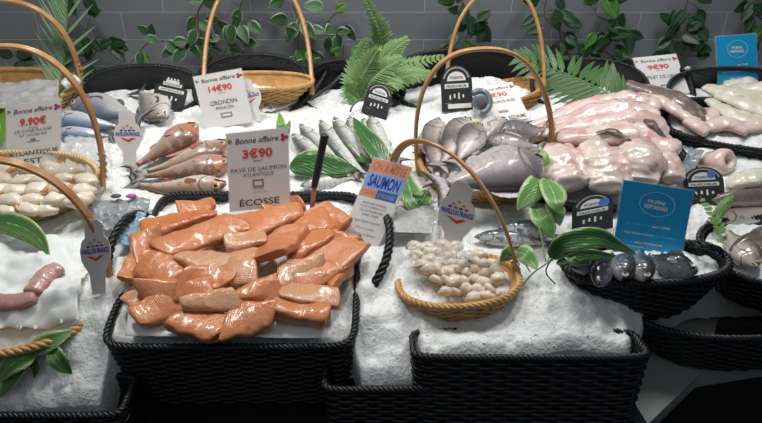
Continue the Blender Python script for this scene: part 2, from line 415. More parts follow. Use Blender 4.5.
def basket(label, group, c, a, b, h, m=M_BLACKW, n=2.6, bot=.8, tilt=9, rot=0, roll=0, row=.0075, stake=.022, rim=.007, lift=None, name='wicker_basket', rimm=None, rimrope=.03):
    """c: centre of the rim; a,b half sizes; h depth; lift(theta)->extra rim height as fraction of local rise"""
    Rm = (Matrix.Rotation(math.radians(rot), 3, 'Z') @ Matrix.Rotation(math.radians(tilt), 3, 'X') @ Matrix.Rotation(math.radians(roll), 3, 'Y'))
    R = np.array(Rm); c = np.array(c, float)
    th = np.linspace(0, 2 * PI, 2001); cs, sn = np.cos(th), np.sin(th)
    ox = np.sign(cs) * np.abs(cs) ** (2 / n) * a; oy = np.sign(sn) * np.abs(sn) ** (2 / n) * b
    L_ = np.concatenate([[0], np.cumsum(np.hypot(np.diff(ox), np.diff(oy)))])
    S = int(round(L_[-1] / stake / 2)) * 2; M = S * 5
    ss = np.linspace(0, L_[-1], M, endpoint=False); X = np.interp(ss, L_, ox); Y = np.interp(ss, L_, oy); TH = np.interp(ss, L_, th)
    tx = np.roll(X, -1) - np.roll(X, 1); ty = np.roll(Y, -1) - np.roll(Y, 1); l = np.hypot(tx, ty); nx, ny = ty / l, -tx / l
    LF = np.array([lift(t) for t in TH]) if lift else np.zeros(M)
    def pt(t, off=0):
        sc = bot + (1 - bot) * t ** .75
        z = -h * (1 - t) + LF * t
        return np.stack([X * sc + nx * off, Y * sc + ny * off, z], -1)
    W = lambda P: P @ R.T + c
    mb = MB(); nr = max(4, int(h / row)); ph = np.arange(M) / 5.0 * PI
    for k in range(nr + 1):
        t = k / nr; off = .0028 * np.cos(ph + PI * (k % 2))
        mb.add(*tube(W(pt(t, 0) + np.stack([nx, ny, 0 * nx], -1) * off[:, None]), row * .5, 5, closed=True))
    # thin inner shell added to stop light leaking through the weave, + floor
    Vt = W(pt(1, -.004)); Vb = W(pt(0, -.004)); i = np.arange(M); j = (i + 1) % M
    mb.add(np.vstack([Vt, Vb]), np.stack([i, j, j + M, i + M], -1).tolist() + [(M + np.arange(M)).tolist()])
    root = empty(name, W(np.array([[0, 0, -h]]))[0]); tag(root, label, 'basket', group)
    mb.build('woven_body', m, root)
    rm = rope(W(pt(1) + [0, 0, rim * .6]), rim, 3, rimrope, closed=True, sides=6); rm.build('braided_rim', rimm or m, root)
    def at(theta, dz=0, out=0, lf=True):
        k = int(np.argmin(np.abs(TH - theta % (2 * PI)))); p = pt(1, out)[k].copy(); p[2] += dz; return W(p[None])[0]
    return root, at, W

BG = 'black wicker baskets of the display'; GG = 'honey-coloured handled baskets'
# salmon basket
sb, sat, sW = basket('big black rectangular wicker basket heaped with orange salmon portions', BG, (-.297, 1.095, plane(1.095) + .004), .246, .226, .20, n=13, bot=.99, tilt=12.5, row=.0085, stake=.03, rim=.007)
def side_loop(root, p0, p1, apex, r=.007, m=M_BLACKW):
    P = arch(p0, p1, apex, 2.2, 60); rope(P, r, 3, .05).build('side_handle', m, root)
side_loop(sb, sat(PI - .06) + [-.005, 0, -.01], sat(PI + .004) + [-.005, 0, -.02], on_plane(114, 238, .05), .009)
side_loop(sb, sat(.12) + [0, 0, -.01], sat(-.003) + [0, 0, -.015], on_plane(390, 234, .05), .009)
# lower row
def bk(label, px, py, h, a_px, b, dep, **k):
    p = on_plane(px, py, h); return basket(label, k.pop('group', BG), p, a_px * mpp(p), b, dep, **k)
b_right = bk('deep black wicker basket at the bottom, right of the lower middle basket, brimming with ice', 527, 346, -.012, 114, .045, .24, n=7, bot=.92, row=.009, stake=.028, tilt=-8, roll=0)
b_mid = bk('black wicker basket in the shadowed gap right of the salmon basket', 380, 372, -.078, 54, .05, .16, n=8, bot=.95, row=.009, stake=.028, tilt=1)
b_left = bk('black wicker basket at the bottom left corner below the green leaves', -36, 396, -.103, 166, .05, .2, n=12, bot=.96, row=.009, stake=.028, tilt=2)
# oval basket with trout heads
p = on_plane(645, 264, .05); OVC = p
b_oval, oat, _ = basket('shallow oval black wicker basket holding the dark fish heads on ice', BG, p, .168, .066, .12, n=2.3, bot=.62, row=.008, stake=.024, tilt=6, roll=-3, rim=.009)
ice_fill(OVC[0], OVC[1], OVC[2] - .004, .158, .054, .018, 'crushed ice mounded inside the oval black basket of fish heads', tilt=.1, n=2.2)
side_loop(b_oval, oat(.9), oat(.25), on_plane(708, 246, .09), .007)
p = on_plane(748, 300, -.035)
b_lo, _, _ = basket('large low black wicker basket under the oval basket at right', BG, p, .25, .11, .13, n=2.4, bot=.7, row=.009, stake=.026, tilt=6, roll=-5)
p = on_plane(795, 252, .03); HKC = p
b_hk, _, _ = basket('black wicker basket at the right edge holding pale hake heads', BG, p, .20, .12, .10, n=2.4, bot=.7, row=.008, stake=.026, tilt=7)
ice_fill(p[0], p[1], p[2] - .006, .188, .11, .02, 'crushed ice inside the right edge basket of hake', tilt=.12, n=2.4)
# monkfish basket (right centre)
p = on_plane(597, 160, .012); MKC = p
b_mk, _, _ = basket('wide black wicker basket buried under the heap of pink monkfish tails', BG, p, .245, .215, .11, n=2.8, bot=.8, tilt=7)
p = on_plane(778, 128, .05)
b_cd, _, _ = basket('long black wicker basket on the right edge under pale fillets and pink roe', BG, p, .31, .13, .12, n=2.6, bot=.8, tilt=12, rot=-16)
CDC = p; ice_fill(p[0], p[1], p[2] - .012, .29, .115, .02, 'ice inside the long black basket of pale fillets', tilt=.14, n=2.6, rot=math.radians(-14))
# back row
BR = 'back row of black baskets by the tiled wall'
for lab, px, py, h, a, b, dep, tl in [
    ('low oval black basket by the wall behind the grey bream at left', 141, 92, .03, 60, .10, .10, 34),
    ('black basket arching up behind the honey wicker scoop', 252, 87, .04, 57, .12, .12, 38),
    ('black basket by the wall left of the tall fern', 352, 88, .03, 52, .11, .12, 34),
    ('black basket by the wall behind the large handled baskets', 465, 82, .04, 76, .12, .12, 38),
    ('black basket by the wall behind the palm frond', 590, 88, .035, 58, .11, .12, 34),
    ('black basket by the wall behind the blue card at far right', 735, 92, .03, 66, .09, .12, 34)]:
    p = on_plane(px, py, h); basket(lab, BR, p, a * mpp(p), b, dep, n=2.3, bot=.75, tilt=tl)
p = on_plane(252, 88, .04); ice_fill(p[0], p[1], p[2] - .015, 50 * mpp(p), .10, .015, 'ice in the back basket behind the honey wicker scoop', tilt=.35, n=2.2)

def gold(label, px, py, h, a_px, b, dep, feet, apex, footA=None, hr=.006, m=M_GOLDW, hm=None, n=2.2, strands=3, apexY=None, arch_n=2.3, **k):
    p = on_plane(px, py, h); root, at, W = basket(label, GG, p, a_px * mpp(p), b, dep, m=m, n=n, name='handled_basket', row=.0075, stake=.024, **k)
    A = at(feet[0], -.03, .004); B = at(feet[1], -.03, .004)
    if footA is not None: A = np.array(footA)
    Y = apexY if apexY else (A[1] + B[1]) / 2
    C = at_y(apex[0], apex[1], Y)
    cane_handle(arch(A, B, C, arch_n, 80), hr, root, hm, strands); return root, at, W, p
g_scal = gold('round wicker basket of shelled scallops at left edge with arched cane handle', 4, 184, .03, 92, .135, .07, (PI - .0, .1), (4, 46), None, .0062, m=M_PALEW, bot=.72, tilt=11, rim=.007, arch_n=2.1)
g_breams = gold('wicker basket of grey bream with a tall arched cane handle', 487, 158, .035, 68, .155, .08, (PI + .1, .1), (481, 49), None, .0062, bot=.75, tilt=12, rim=.008, arch_n=2.5)
p = g_breams[3]; ice_fill(p[0], p[1], p[2] - .006, 62 * mpp(p), .14, .025, 'crushed ice filling the tall handled basket under the bream', tilt=.2, n=2.2)
g_whelk = gold('small boat-shaped wicker basket of whelk meats in the centre foreground', 458, 281, .012, 60, .10, .06, (PI - .5, .12), (437, 146), on_ice(394, 214, -.02), .0052, bot=.6, tilt=-4, roll=-5, rim=.007, arch_n=2.15, rimrope=.035)
g_crab = gold('sunken wicker basket at the left edge, its tall handle rising beside the flagged card', -10, 300, -.022, 114, .165, .05, (PI, .05), (-14, 159), None, .0058, bot=.7, tilt=4, roll=2, rim=.008, arch_n=2.1, rimrope=.04)
g_backmid = gold('honey wicker scoop with high cane handle standing by the wall behind the 14€90 card', 258, 82, .075, 55, .06, .085, (PI + .2, -.25), (256, -22), None, .0075, bot=.35, tilt=8, rim=.006, apexY=2.1, arch_n=2.6, strands=1)
g_backright = gold('rust brown wicker basket behind the bream, with high thin cane handle', 494, 96, .02, 50, .08, .10, (PI, .2), (493, -10), None, .0065, m=M_RUSTW, bot=.5, tilt=6, roll=-16, rim=.006, apexY=2.0, arch_n=2.5, strands=1)
g_backleft = gold('honey wicker basket at the back left corner behind the clear bag', 0, 88, .05, 76, .12, .10, (PI, .1), (-8, 0), None, .0068, bot=.6, tilt=10, rim=.007, arch_n=2.4)

# ------------------------------------------------------------------ fish
def steps(*a): return list(a)
FM = {
 'mullet': uvramp_mat('silver mullet skin', [(0, (.74, .74, .70)), (.42, (.66, .66, .62)), (.60, (.42, .43, .40)), (.72, (.17, .19, .16)), (1, (.07, .09, .07))], rough=.24, metal=.04, noise_amt=.05, coat=.4, gill=((.10, .05, .05), .85), wave=(26, (.26, .27, .27), .25, 2), stretch=(.12, 1, 1), bump=(.25, 450)),
 'bream': uvramp_mat('grey bream skin', [(0, (.62, .56, .53)), (.35, (.42, .37, .36)), (.6, (.25, .22, .23)), (1, (.10, .09, .10))], rough=.26, metal=.04, noise_amt=.09, coat=.4, gill=((.10, .05, .05), .85), wave=(34, (.16, .15, .16), .22, 1.5), stretch=(.15, 1, 1), usteps=[(.24, .03, (.16, .15, .17), .55)], bump=(.3, 420)),
 'palebream': uvramp_mat('pale bream skin', [(0, (.72, .67, .63)), (.42, (.58, .51, .47)), (.68, (.32, .28, .26)), (1, (.14, .12, .12))], rough=.24, metal=.04, noise_amt=.1, coat=.4, gill=((.10, .05, .05), .85), bump=(.3, 420), spots=(60, (.22, .16, .14), .58, .5)),
 'dorade': uvramp_mat('blue grey bream skin', [(0, (.55, .54, .52)), (.4, (.36, .36, .37)), (.65, (.17, .19, .23)), (1, (.07, .10, .15))], rough=.25, metal=.05, noise_amt=.07, coat=.4, gill=((.10, .05, .05), .85), bump=(.3, 380), usteps=[(.23, .03, (.30, .22, .18), .45)]),
 'blue': uvramp_mat('blue silver skin', [(0, (.66, .70, .74)), (.45, (.50, .56, .63)), (.7, (.22, .30, .42)), (1, (.08, .13, .22))], rough=.22, metal=.06, noise_amt=.05, coat=.5, gill=((.06, .05, .06), .8), bump=(.2, 450)),
 'mackerel': uvramp_mat('mackerel skin', [(0, (.70, .72, .74)), (.45, (.50, .53, .56)), (.62, (.15, .20, .24)), (1, (.04, .06, .08))], rough=.22, metal=.05, noise_amt=.12, coat=.5, gill=((.06, .05, .06), .8), spots=(90, (.03, .04, .05), .54, .6)),
 'gurnard': uvramp_mat('gurnard skin', [(0, (.60, .50, .43)), (.3, (.44, .32, .25)), (.55, (.29, .17, .12)), (1, (.18, .08, .05))], rough=.3, noise_amt=.12, coat=.4, gill=((.10, .05, .05), .85), spots=(55, (.42, .33, .29), .52, .5), usteps=[(.22, .05, (.62, .17, .07), .65)]),
 'gurnardpale': uvramp_mat('pale gurnard skin', [(0, (.70, .62, .54)), (.4, (.50, .39, .31)), (.65, (.28, .19, .13)), (1, (.18, .10, .06))], rough=.3, noise_amt=.14, coat=.4, gill=((.10, .05, .05), .85), spots=(60, (.28, .17, .13), .56, .5), usteps=[(.12, .05, (.55, .16, .10), .5)]),
 'trout': uvramp_mat('dark slate fish skin', [(0, (.34, .34, .35)), (.35, (.19, .20, .22)), (.6, (.06, .07, .085)), (1, (.02, .025, .03))], rough=.25, metal=.04, noise_amt=.1, coat=.5, gill=((.06, .05, .06), .8), spots=(70, (.40, .38, .36), .62, .5)),
 'hake': uvramp_mat('hake skin', [(0, (.66, .60, .56)), (.45, (.48, .42, .38)), (.7, (.24, .20, .17)), (1, (.10, .085, .075))], rough=.25, metal=.1, noise_amt=.12, coat=.4, gill=((.10, .05, .05), .85), spots=(50, (.60, .52, .42), .6, .5)),
 'dogfish': uvramp_mat('brown dogfish flesh', [(0, (.58, .46, .41)), (.45, (.42, .32, .28)), (.75, (.24, .18, .155)), (1, (.15, .115, .10))], rough=.32, noise_amt=.2, coat=.4, spots=(30, (.52, .40, .36), .58, .5)),
}
M_FIN = mat('translucent fin', (.42, .38, .36), rough=.35, var=(.22, .2, .2), vscale=120)
M_FINR = mat('reddish fin', (.40, .13, .08), rough=.35, var=(.26, .09, .06), vscale=120)
M_FIND = mat('dark fin', (.07, .075, .085), rough=.35, var=(.13, .13, .14), vscale=120)
PROF = {
 'round': dict(u=[0, .03, .08, .16, .26, .42, .6, .78, .9, 1], d=[.05, .22, .42, .68, .88, 1, .86, .52, .28, .24], v=[.04, .20, .40, .70, .92, 1, .84, .48, .26, .24], w=.66),
 'deep':  dict(u=[0, .03, .08, .16, .28, .42, .6, .78, .9, 1], d=[.07, .25, .54, .86, 1, .97, .78, .44, .20, .18], v=[.05, .18, .36, .62, .86, .92, .74, .40, .20, .18], w=.40),
 'gurn':  dict(u=[0, .03, .08, .16, .26, .40, .58, .78, .92, 1], d=[.15, .30, .52, .92, 1, .80, .56, .33, .18, .16], v=[.14, .30, .46, .66, .84, .82, .58, .32, .18, .16], w=.72),
 'slim':  dict(u=[0, .03, .08, .18, .3, .48, .66, .82, .93, 1], d=[.05, .22, .44, .76, .94, 1, .84, .50, .24, .20], v=[.04, .18, .40, .74, .95, 1, .82, .46, .22, .20], w=.70),
}
M_MOUTH = mat('dark mouth line', (.05, .035, .035), rough=.4)
def fish(name, cat, label, group, skin, prof, head, tail, hpx, h=.0, bend=0, flip=1, roll=0, tailfin=True, eye=M_EYEW, eyer=.16, fin=None, th=None, headlift=0, taillift=0, mouth=True, surf=None):
    surf = surf or on_ice; A = surf(head[0], head[1], h + headlift + hpx * .0008); B = surf(tail[0], tail[1], h + taillift + hpx * .0003)
    pr = PROF[prof]; Mx = (A + B) / 2; hh = hpx * mpp(Mx) / 2 * 1.12; w = (th or pr['w'])
    up = unit(NRM * .45 - FW * .55)
    x = B - A; Lt = np.linalg.norm(x); x /= Lt; nl = unit(up - x * np.dot(up, x)); dl = np.cross(nl, x) * flip
    # roll about the spine: dorsal direction turns towards up
    r = math.radians(roll); dd = dl * math.cos(r) + nl * math.sin(r); nn = unit(np.cross(x, dd))
    Lb = Lt * (.84 if tailfin else 1.0)
    N_ = 34; u = np.linspace(0, 1, N_) ** 1.15; K = 20
    side = np.cross(nl, x)
    sp = A[None] + x[None] * (u * Lb)[:, None] + side[None] * (bend * Lt * np.sin(PI * u * Lb / Lt))[:, None]
    T = np.gradient(sp, axis=0); T /= np.linalg.norm(T, axis=1)[:, None]
    D = dd[None] - T * (T @ dd)[:, None]; D /= np.linalg.norm(D, axis=1)[:, None]; Nn = np.cross(T, D)
    du = np.interp(u, pr['u'], pr['d']) * hh; vu = np.interp(u, pr['u'], pr['v']) * hh
    wu = np.minimum(du, vu) * w * (1 - .25 * np.clip((u - .6) / .4, 0, 1)) + .04 * hh
    gill = 1 + .07 * np.exp(-((u - .215) / .018) ** 2) - .09 * np.exp(-((u - .25) / .014) ** 2)
    an = np.arange(K) * 2 * PI / K; V = []; U = []
    for i in range(N_):
        cd_, sd_ = np.cos(an), np.sin(an)
        r1 = np.where(cd_ > 0, du[i], vu[i]) * cd_; g = 1 + (gill[i] - 1) * np.abs(sd_)
        r2 = wu[i] * np.sign(sd_) * np.abs(sd_) ** .85 * g
        # mouth cleft
        if mouth and i < 6: r2 = r2 * (1 - .5 * np.exp(-((cd_ + .25) / .14) ** 2) * (1 - i / 6))
        V.append(sp[i] + r1[:, None] * D[i] + r2[:, None] * Nn[i]); U.append(np.stack([np.full(K, u[i]), cd_ * .5 + .5], -1))
    V = np.vstack(V); U = np.vstack(U)
    Fc = [[i * K + j, i * K + (j + 1) % K, (i + 1) * K + (j + 1) % K, (i + 1) * K + j] for i in range(N_ - 1) for j in range(K)]
    Fc += [list(range(K))[::-1], [(N_ - 1) * K + k for k in range(K)]]
    root = mk(name, V, Fc, FM[skin], origin=sp[N_ // 2] - up * hh * w * .7, uv=U); tag(root, label, cat, group)
    i = int(np.argmin(np.abs(u - .10))); fin = fin or M_FIN
    for s in (1, -1):
        R_ = hh * eyer; vis = np.dot(Nn[i] * s, UP) ; 
        if vis < -.2 and hpx < 30: continue
        c = sp[i] + D[i] * hh * .22 + Nn[i] * s * wu[i] * .80
        V0, F0 = ico(2); mR = np.stack([T[i], D[i], Nn[i] * s], 1)
        e = mk('eye', (V0 * [R_, R_, R_ * .55]) @ mR.T + c, F0, eye, root)
        mk('pupil', (V0 * [R_ * .55, R_ * .55, R_ * .3]) @ mR.T + c + Nn[i] * s * R_ * .34, F0, M_PUPIL, e)
        if mouth:
            q = []
            for uu in np.linspace(.004, .075 if prof != 'gurn' else .10, 7):
                k = np.interp(uu, u, np.arange(N_)); k0 = int(k); f = k - k0; cs_ = -.30; w_ = (wu[k0] * (1 - f) + wu[k0 + 1] * f) * .97; v_ = vu[k0] * (1 - f) + vu[k0 + 1] * f
                q.append(sp[k0] * (1 - f) + sp[k0 + 1] * f + D[k0] * v_ * (cs_ - uu * 2) + Nn[k0] * s * w_ * math.sqrt(1 - cs_ ** 2))
            mk('mouth', *tube(catmull(q, 10), hh * .035, 5)[:2], M_MOUTH, root)
        # pectoral fin
        k = int(np.argmin(np.abs(u - .29))); c = sp[k] - D[k] * hh * .22 + Nn[k] * s * wu[k] * .97
        n = 9; a = np.linspace(-.12, .38, n); ln = hh * (.85 if prof != 'slim' else .6)
        base = c[None] + D[k][None] * (np.linspace(.07, -.07, n) * hh)[:, None]
        rr = ln * (1 - .35 * np.linspace(-1, 1, n) ** 2)
        tip = base + (T[k][None] * np.cos(a)[:, None] - D[k][None] * np.sin(a)[:, None]) * rr[:, None] - Nn[k] * s * hh * .02
        P = np.vstack([base, tip, base + Nn[k] * s * .0008, tip + Nn[k] * s * .0008])
        Fq = [[q, q + 1, n + q + 1, n + q] for q in range(n - 1)] + [[2 * n + q, 3 * n + q, 3 * n + q + 1, 2 * n + q + 1] for q in range(n - 1)]
        mk('pectoral_fin', P, Fq, fin, root)
    # dorsal / anal fins
    for nm, u0, u1, sg, hgt in (('dorsal_fin', .30, .78, 1, .26), ('anal_fin', .58, .80, -1, .2)):
        uu = np.linspace(u0, u1, 14); P = []
        for q, a in enumerate(uu):
            f = a * 0 + np.interp(a, u, np.arange(N_)); k = int(f)
            rim = (np.interp(a, u, du) if sg > 0 else np.interp(a, u, vu)) * .94
            cc = A + x * a * Lb + side * bend * Lt * math.sin(PI * a * Lb / Lt)
            t = q / 13; z = hh * hgt * (math.sin(PI * min(1, t * 1.15 + .12)) ** .6 if t < .85 else .35) * (1 + .1 * (q % 2))
            P.append((cc + sg * D[k] * rim, cc + sg * D[k] * (rim + z) + T[k] * z * .5, Nn[k]))
        n = len(P); VV = [p[0] - p[2] * .0006 for p in P] + [p[1] - p[2] * .0004 for p in P] + [p[0] + p[2] * .0006 for p in P] + [p[1] + p[2] * .0004 for p in P]
        Fq = [[q, q + 1, n + q + 1, n + q] for q in range(n - 1)] + [[2 * n + q, 3 * n + q, 3 * n + q + 1, 2 * n + q + 1] for q in range(n - 1)]
        mk(nm, VV, Fq, fin, root)
    if tailfin:
        c = sp[-1]; t = T[-1]; d = D[-1]; nv = Nn[-1]; Lf = Lt - Lb; s0 = du[-1]
        n = 13; q = np.linspace(-1, 1, n); inner = c[None] - t * .003 + d[None] * (q * s0 * .95)[:, None]
        out = c[None] + t[None] * (Lf * (.55 + .45 * np.abs(q) ** 1.2))[:, None] + d[None] * (q * hh * (.8 if prof != 'gurn' else .5))[:, None]
        mid = (inner + out) / 2 + d[None] * (q * hh * .03)[:, None]
        rows = [inner - nv * .0015, mid - nv * .0009, out, mid + nv * .0009, inner + nv * .0015]; VV = np.vstack(rows)
        Fq = [[r * n + k, r * n + k + 1, (r + 1) * n + k + 1, (r + 1) * n + k] for r in range(4) for k in range(n - 1)]
        mk('tail_fin', VV, Fq, M_FIN if prof == 'gurn' else fin, root)
    return root

# gurnards
G = 'gurnards on the ice beside the 14€90 card'
fish('gurnard', 'fish', 'rearmost gurnard, its orange head raised and pointing right', G, 'gurnard', 'gurn', (197, 125), (124, 172), 31, .012, bend=.03, roll=5, fin=M_FINR, eyer=.2, headlift=.015)
fish('gurnard', 'fish', 'brown gurnard lying second from the back, head behind the 3€90 card', G, 'gurnardpale', 'gurn', (228, 142), (130, 175), 29, .010, bend=.05, roll=15, fin=M_FINR, eyer=.2)
fish('gurnard', 'fish', 'reddest gurnard, lying third from the back', G, 'gurnard', 'gurn', (232, 160), (128, 178), 27, .012, bend=.03, roll=10, fin=M_FINR, eyer=.2)
fish('gurnard', 'fish', 'front gurnard, pale belly up, with big round eye by the 3€90 card', G, 'gurnardpale', 'gurn', (226, 183), (124, 181), 27, .004, bend=.07, roll=-5, fin=M_FINR, eye=M_EYEG, eyer=.28)
# back left
fish('sea_bream', 'fish', 'blue grey bream at back left, head facing the wicker tip', 'fish at the back left', 'dorade', 'deep', (72, 100), (148, 120), 33, .03, roll=8, fin=M_FIND, flip=-1, eyer=.17)
fish('sea_bream', 'fish', 'pale grey bream lying in front of the black board sign at back left', 'fish at the back left', 'palebream', 'deep', (166, 117), (136, 88), 30, .012, flip=1, fin=M_FIND)
fish('mackerel', 'fish', 'blue silver fish lying under the blue grey bream', 'fish at the back left', 'blue', 'slim', (52, 118), (128, 128), 20, .014, flip=-1, fin=M_FIND)
fish('mackerel', 'fish', 'lowest silver fish at back left, partly behind the scallop basket handle', 'fish at the back left', 'blue', 'slim', (55, 132), (118, 137), 15, .006, flip=-1, fin=M_FIND)
# mullets, centre back
G = 'silver fish fanned out behind the large leaf'
ml = [((292, 134), (352, 172), 17, 'leftmost silver fish of the fan, nearest the 3€90 card'), ((300, 124), (366, 178), 18, 'second silver fish from the left of the fan'),
      ((320, 120), (378, 184), 18, 'third silver fish from the left of the fan'), ((334, 117), (392, 182), 19, 'fourth silver fish from the left of the fan'),
      ((350, 116), (398, 176), 18, 'fifth silver fish from the left of the fan'), ((364, 118), (404, 170), 17, 'sixth silver fish from the left of the fan, under the small black sign'),
      ((372, 116), (408, 164), 20, 'rightmost silver fish of the fan, dark back curving right')]
for i, (a, b, hp, lb) in enumerate(ml):
    fish('grey_mullet', 'fish', lb, G, 'mullet', 'slim', a, b, hp, .006 + .004 * i, bend=-.13 if i > 3 else -.05, flip=-1, roll=12, fin=M_FIN, eyer=.25, headlift=.006)
fish('grey_mullet', 'fish', 'small silver fish tail poking out under the large leaf', G, 'mullet', 'slim', (300, 186), (362, 176), 15, .002, flip=1)
# breams in the basket
G = 'bream heaped in the tall handled basket'
fish('sea_bream', 'fish', 'largest bream across the front of the basket, dark head at right', G, 'bream', 'deep', (543, 159), (428, 189), 54, .075, bend=.0, flip=1, roll=10, th=.5, fin=M_FIN, eyer=.12)
fish('sea_bream', 'fish', 'pale bream standing on its tail at the left end of the basket', G, 'palebream', 'deep', (438, 118), (436, 190), 30, .05, flip=-1, fin=M_FIN)
fish('sea_bream', 'fish', 'pale bream second from left, head up by the black sign', G, 'palebream', 'deep', (470, 118), (436, 172), 31, .068, flip=-1, fin=M_FIN)
fish('sea_bream', 'fish', 'bream in the middle of the heap with its head facing down and right', G, 'palebream', 'deep', (482, 124), (452, 168), 28, .082, flip=-1, fin=M_FIN)
fish('sea_bream', 'fish', 'bream head pointing up in the middle of the heap', G, 'palebream', 'deep', (505, 118), (470, 150), 28, .075, flip=1, fin=M_FIN)
fish('sea_bream', 'fish', 'bream at the back right of the heap under the white price card', G, 'bream', 'deep', (500, 134), (552, 128), 25, .068, flip=1, fin=M_FIN)
fish('sea_bream', 'fish', 'small grey bream behind the largest one, head facing left', G, 'bream', 'deep', (488, 140), (548, 148), 20, .085, flip=1, fin=M_FIN)
# mackerels
G = 'mackerel on the ice left of the oval basket'
fish('mackerel', 'fish', 'slender mackerel pointing left, nearer the whelk basket', G, 'mackerel', 'slim', (474, 237), (560, 246), 16, .004, flip=1, bend=.03, fin=M_FIND)
fish('mackerel', 'fish', 'darker mackerel lying behind the slender one', G, 'mackerel', 'slim', (498, 228), (570, 240), 17, .010, flip=1, bend=.04, fin=M_FIND)
# trout heads in oval basket
G = 'dark fish heads lined up in the oval basket'
for a, b, hp, lb, fl in [((572, 268), (606, 256), 25, 'leftmost dark fish head in the oval basket, under the long leaf', 1), ((597, 286), (613, 255), 24, 'second dark fish head, pointing towards the basket front', 1),
                    ((621, 280), (632, 252), 25, 'third dark fish head, next to the blue card', -1), ((645, 281), (641, 251), 25, 'fourth dark fish head, in front of the blue card', -1),
                    ((698, 272), (648, 256), 26, 'rightmost and longest dark fish in the oval basket, head pointing right', -1)]:
    fish('trout', 'fish', lb, G, 'trout', 'round', a, b, hp, .062, surf=on_plane, flip=fl, roll=25, tailfin=False, fin=M_FIND, eyer=.26, eye=M_EYEW, bend=.05)
# hake
G = 'pale hake at the right edge'
fish('hake', 'fish', 'hake head pointing down over the rim of the right edge basket', G, 'hake', 'round', (757, 268), (728, 232), 27, .04, surf=on_plane, flip=-1, roll=20, tailfin=False, eye=M_EYEG, eyer=.2)
fish('hake', 'fish', 'second hake lying across behind the first, running off the right edge', G, 'hake', 'round', (730, 250), (800, 236), 26, .04, surf=on_plane, flip=1, roll=25, tailfin=False, eye=M_EYEG)
fish('hake', 'fish', 'pale long fish under the green sprig, pointing left', G, 'hake', 'slim', (706, 222), (800, 205), 20, .02, flip=1, tailfin=False)
fish('hake', 'fish', 'dark backed fish lying behind the sprig at the right edge', G, 'dogfish', 'slim', (712, 200), (800, 196), 20, .045, flip=1, roll=50, tailfin=False)

# ------------------------------------------------------------------ soft lumps: fillets, tails, roe, scallops
def lump(name, pts, rad, m, label, cat, group, flat=.7, nz=.15, ns=30, h=0, K=18, n=34, lift=None, seed=0, onplane=False, ridge=0):
    """a soft tapering piece laid along picture points on the ice"""
    P = [(on_plane if onplane else on_ice)(a[0], a[1], h + (a[2] if len(a) > 2 else 0)) for a in pts]
    C = catmull(P, n); s = np.linspace(0, 1, n); r = np.interp(s, np.linspace(0, 1, len(rad)), rad) * mpp(C[n // 2]) 
    r = r * np.minimum(1, np.sqrt(np.clip(1 - ((np.abs(s - .5) - .5 + .06) / .06).clip(0, 1) ** 2, .03, 1)))
    T = np.gradient(C, axis=0); T /= np.linalg.norm(T, axis=1)[:, None]
    Nn = NRM[None] - T * (T @ NRM)[:, None]; Nn /= np.linalg.norm(Nn, axis=1)[:, None]; B = np.cross(T, Nn)
    an = np.arange(K) * 2 * PI / K; V = []; U = []
    for i in range(n):
        for k, a in enumerate(an):
            q = C[i] + Nn[i] * r[i] * flat * (math.sin(a) + .5) + B[i] * r[i] * math.cos(a)
            f = noise.noise(Vector(q * ns) + Vector((seed, 0, 0))) + .5 * noise.noise(Vector(q * ns * 2.3))
            f += ridge * math.sin(a * 7 + seed + s[i] * 3) * .5 + .35 * noise.noise(Vector(q * ns * 5))
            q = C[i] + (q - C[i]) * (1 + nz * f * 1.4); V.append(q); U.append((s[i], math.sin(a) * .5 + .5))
    Fc = [[i * K + j, i * K + (j + 1) % K, (i + 1) * K + (j + 1) % K, (i + 1) * K + j] for i in range(n - 1) for j in range(K)]
    Fc += [list(range(K))[::-1], [(n - 1) * K + k for k in range(K)]]
    o = mk(name, V, Fc, m, uv=U); tag(o, label, cat, group); return o
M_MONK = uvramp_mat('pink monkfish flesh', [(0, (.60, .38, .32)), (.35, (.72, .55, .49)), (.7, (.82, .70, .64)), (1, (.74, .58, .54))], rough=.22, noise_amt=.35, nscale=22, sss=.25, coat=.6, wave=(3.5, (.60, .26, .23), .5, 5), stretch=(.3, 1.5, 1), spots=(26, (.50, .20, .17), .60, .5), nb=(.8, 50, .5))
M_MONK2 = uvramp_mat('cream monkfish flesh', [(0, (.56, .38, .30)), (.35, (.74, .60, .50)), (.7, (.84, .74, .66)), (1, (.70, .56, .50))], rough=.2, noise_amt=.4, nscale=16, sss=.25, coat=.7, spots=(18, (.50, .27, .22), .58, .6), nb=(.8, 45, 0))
M_SKIN = mat('dark monkfish skin', (.07, .06, .06), rough=.3, var=(.2, .16, .15), vscale=60, coat=.5)
M_SQUID = uvramp_mat('pale cream fillet', [(0, (.66, .58, .42)), (.4, (.78, .74, .60)), (.8, (.83, .82, .72)), (1, (.72, .68, .52))], rough=.28, noise_amt=.3, nscale=20, sss=.2, coat=.4, wave=(4, (.60, .55, .40), .35, 3), stretch=(.3, 1.5, 1), nb=(.6, 50, .5))
M_ROE = uvramp_mat('pink roe sac', [(0, (.58, .36, .30)), (.5, (.72, .52, .46)), (1, (.78, .62, .55))], rough=.25, noise_amt=.3, nscale=25, sss=.2, coat=.6)
M_CRAB = uvramp_mat('mottled pink meat', [(0, (.34, .09, .09)), (.5, (.44, .17, .16)), (1, (.60, .36, .33))], rough=.3, noise_amt=.45, nscale=60, sss=.1, coat=.4)
M_PINK = uvramp_mat('rosy tail', [(0, (.55, .22, .22)), (.5, (.74, .46, .44)), (1, (.80, .60, .57))], rough=.22, noise_amt=.3, nscale=25, sss=.2, coat=.6)
G = 'monkfish tails heaped in the wide black basket'
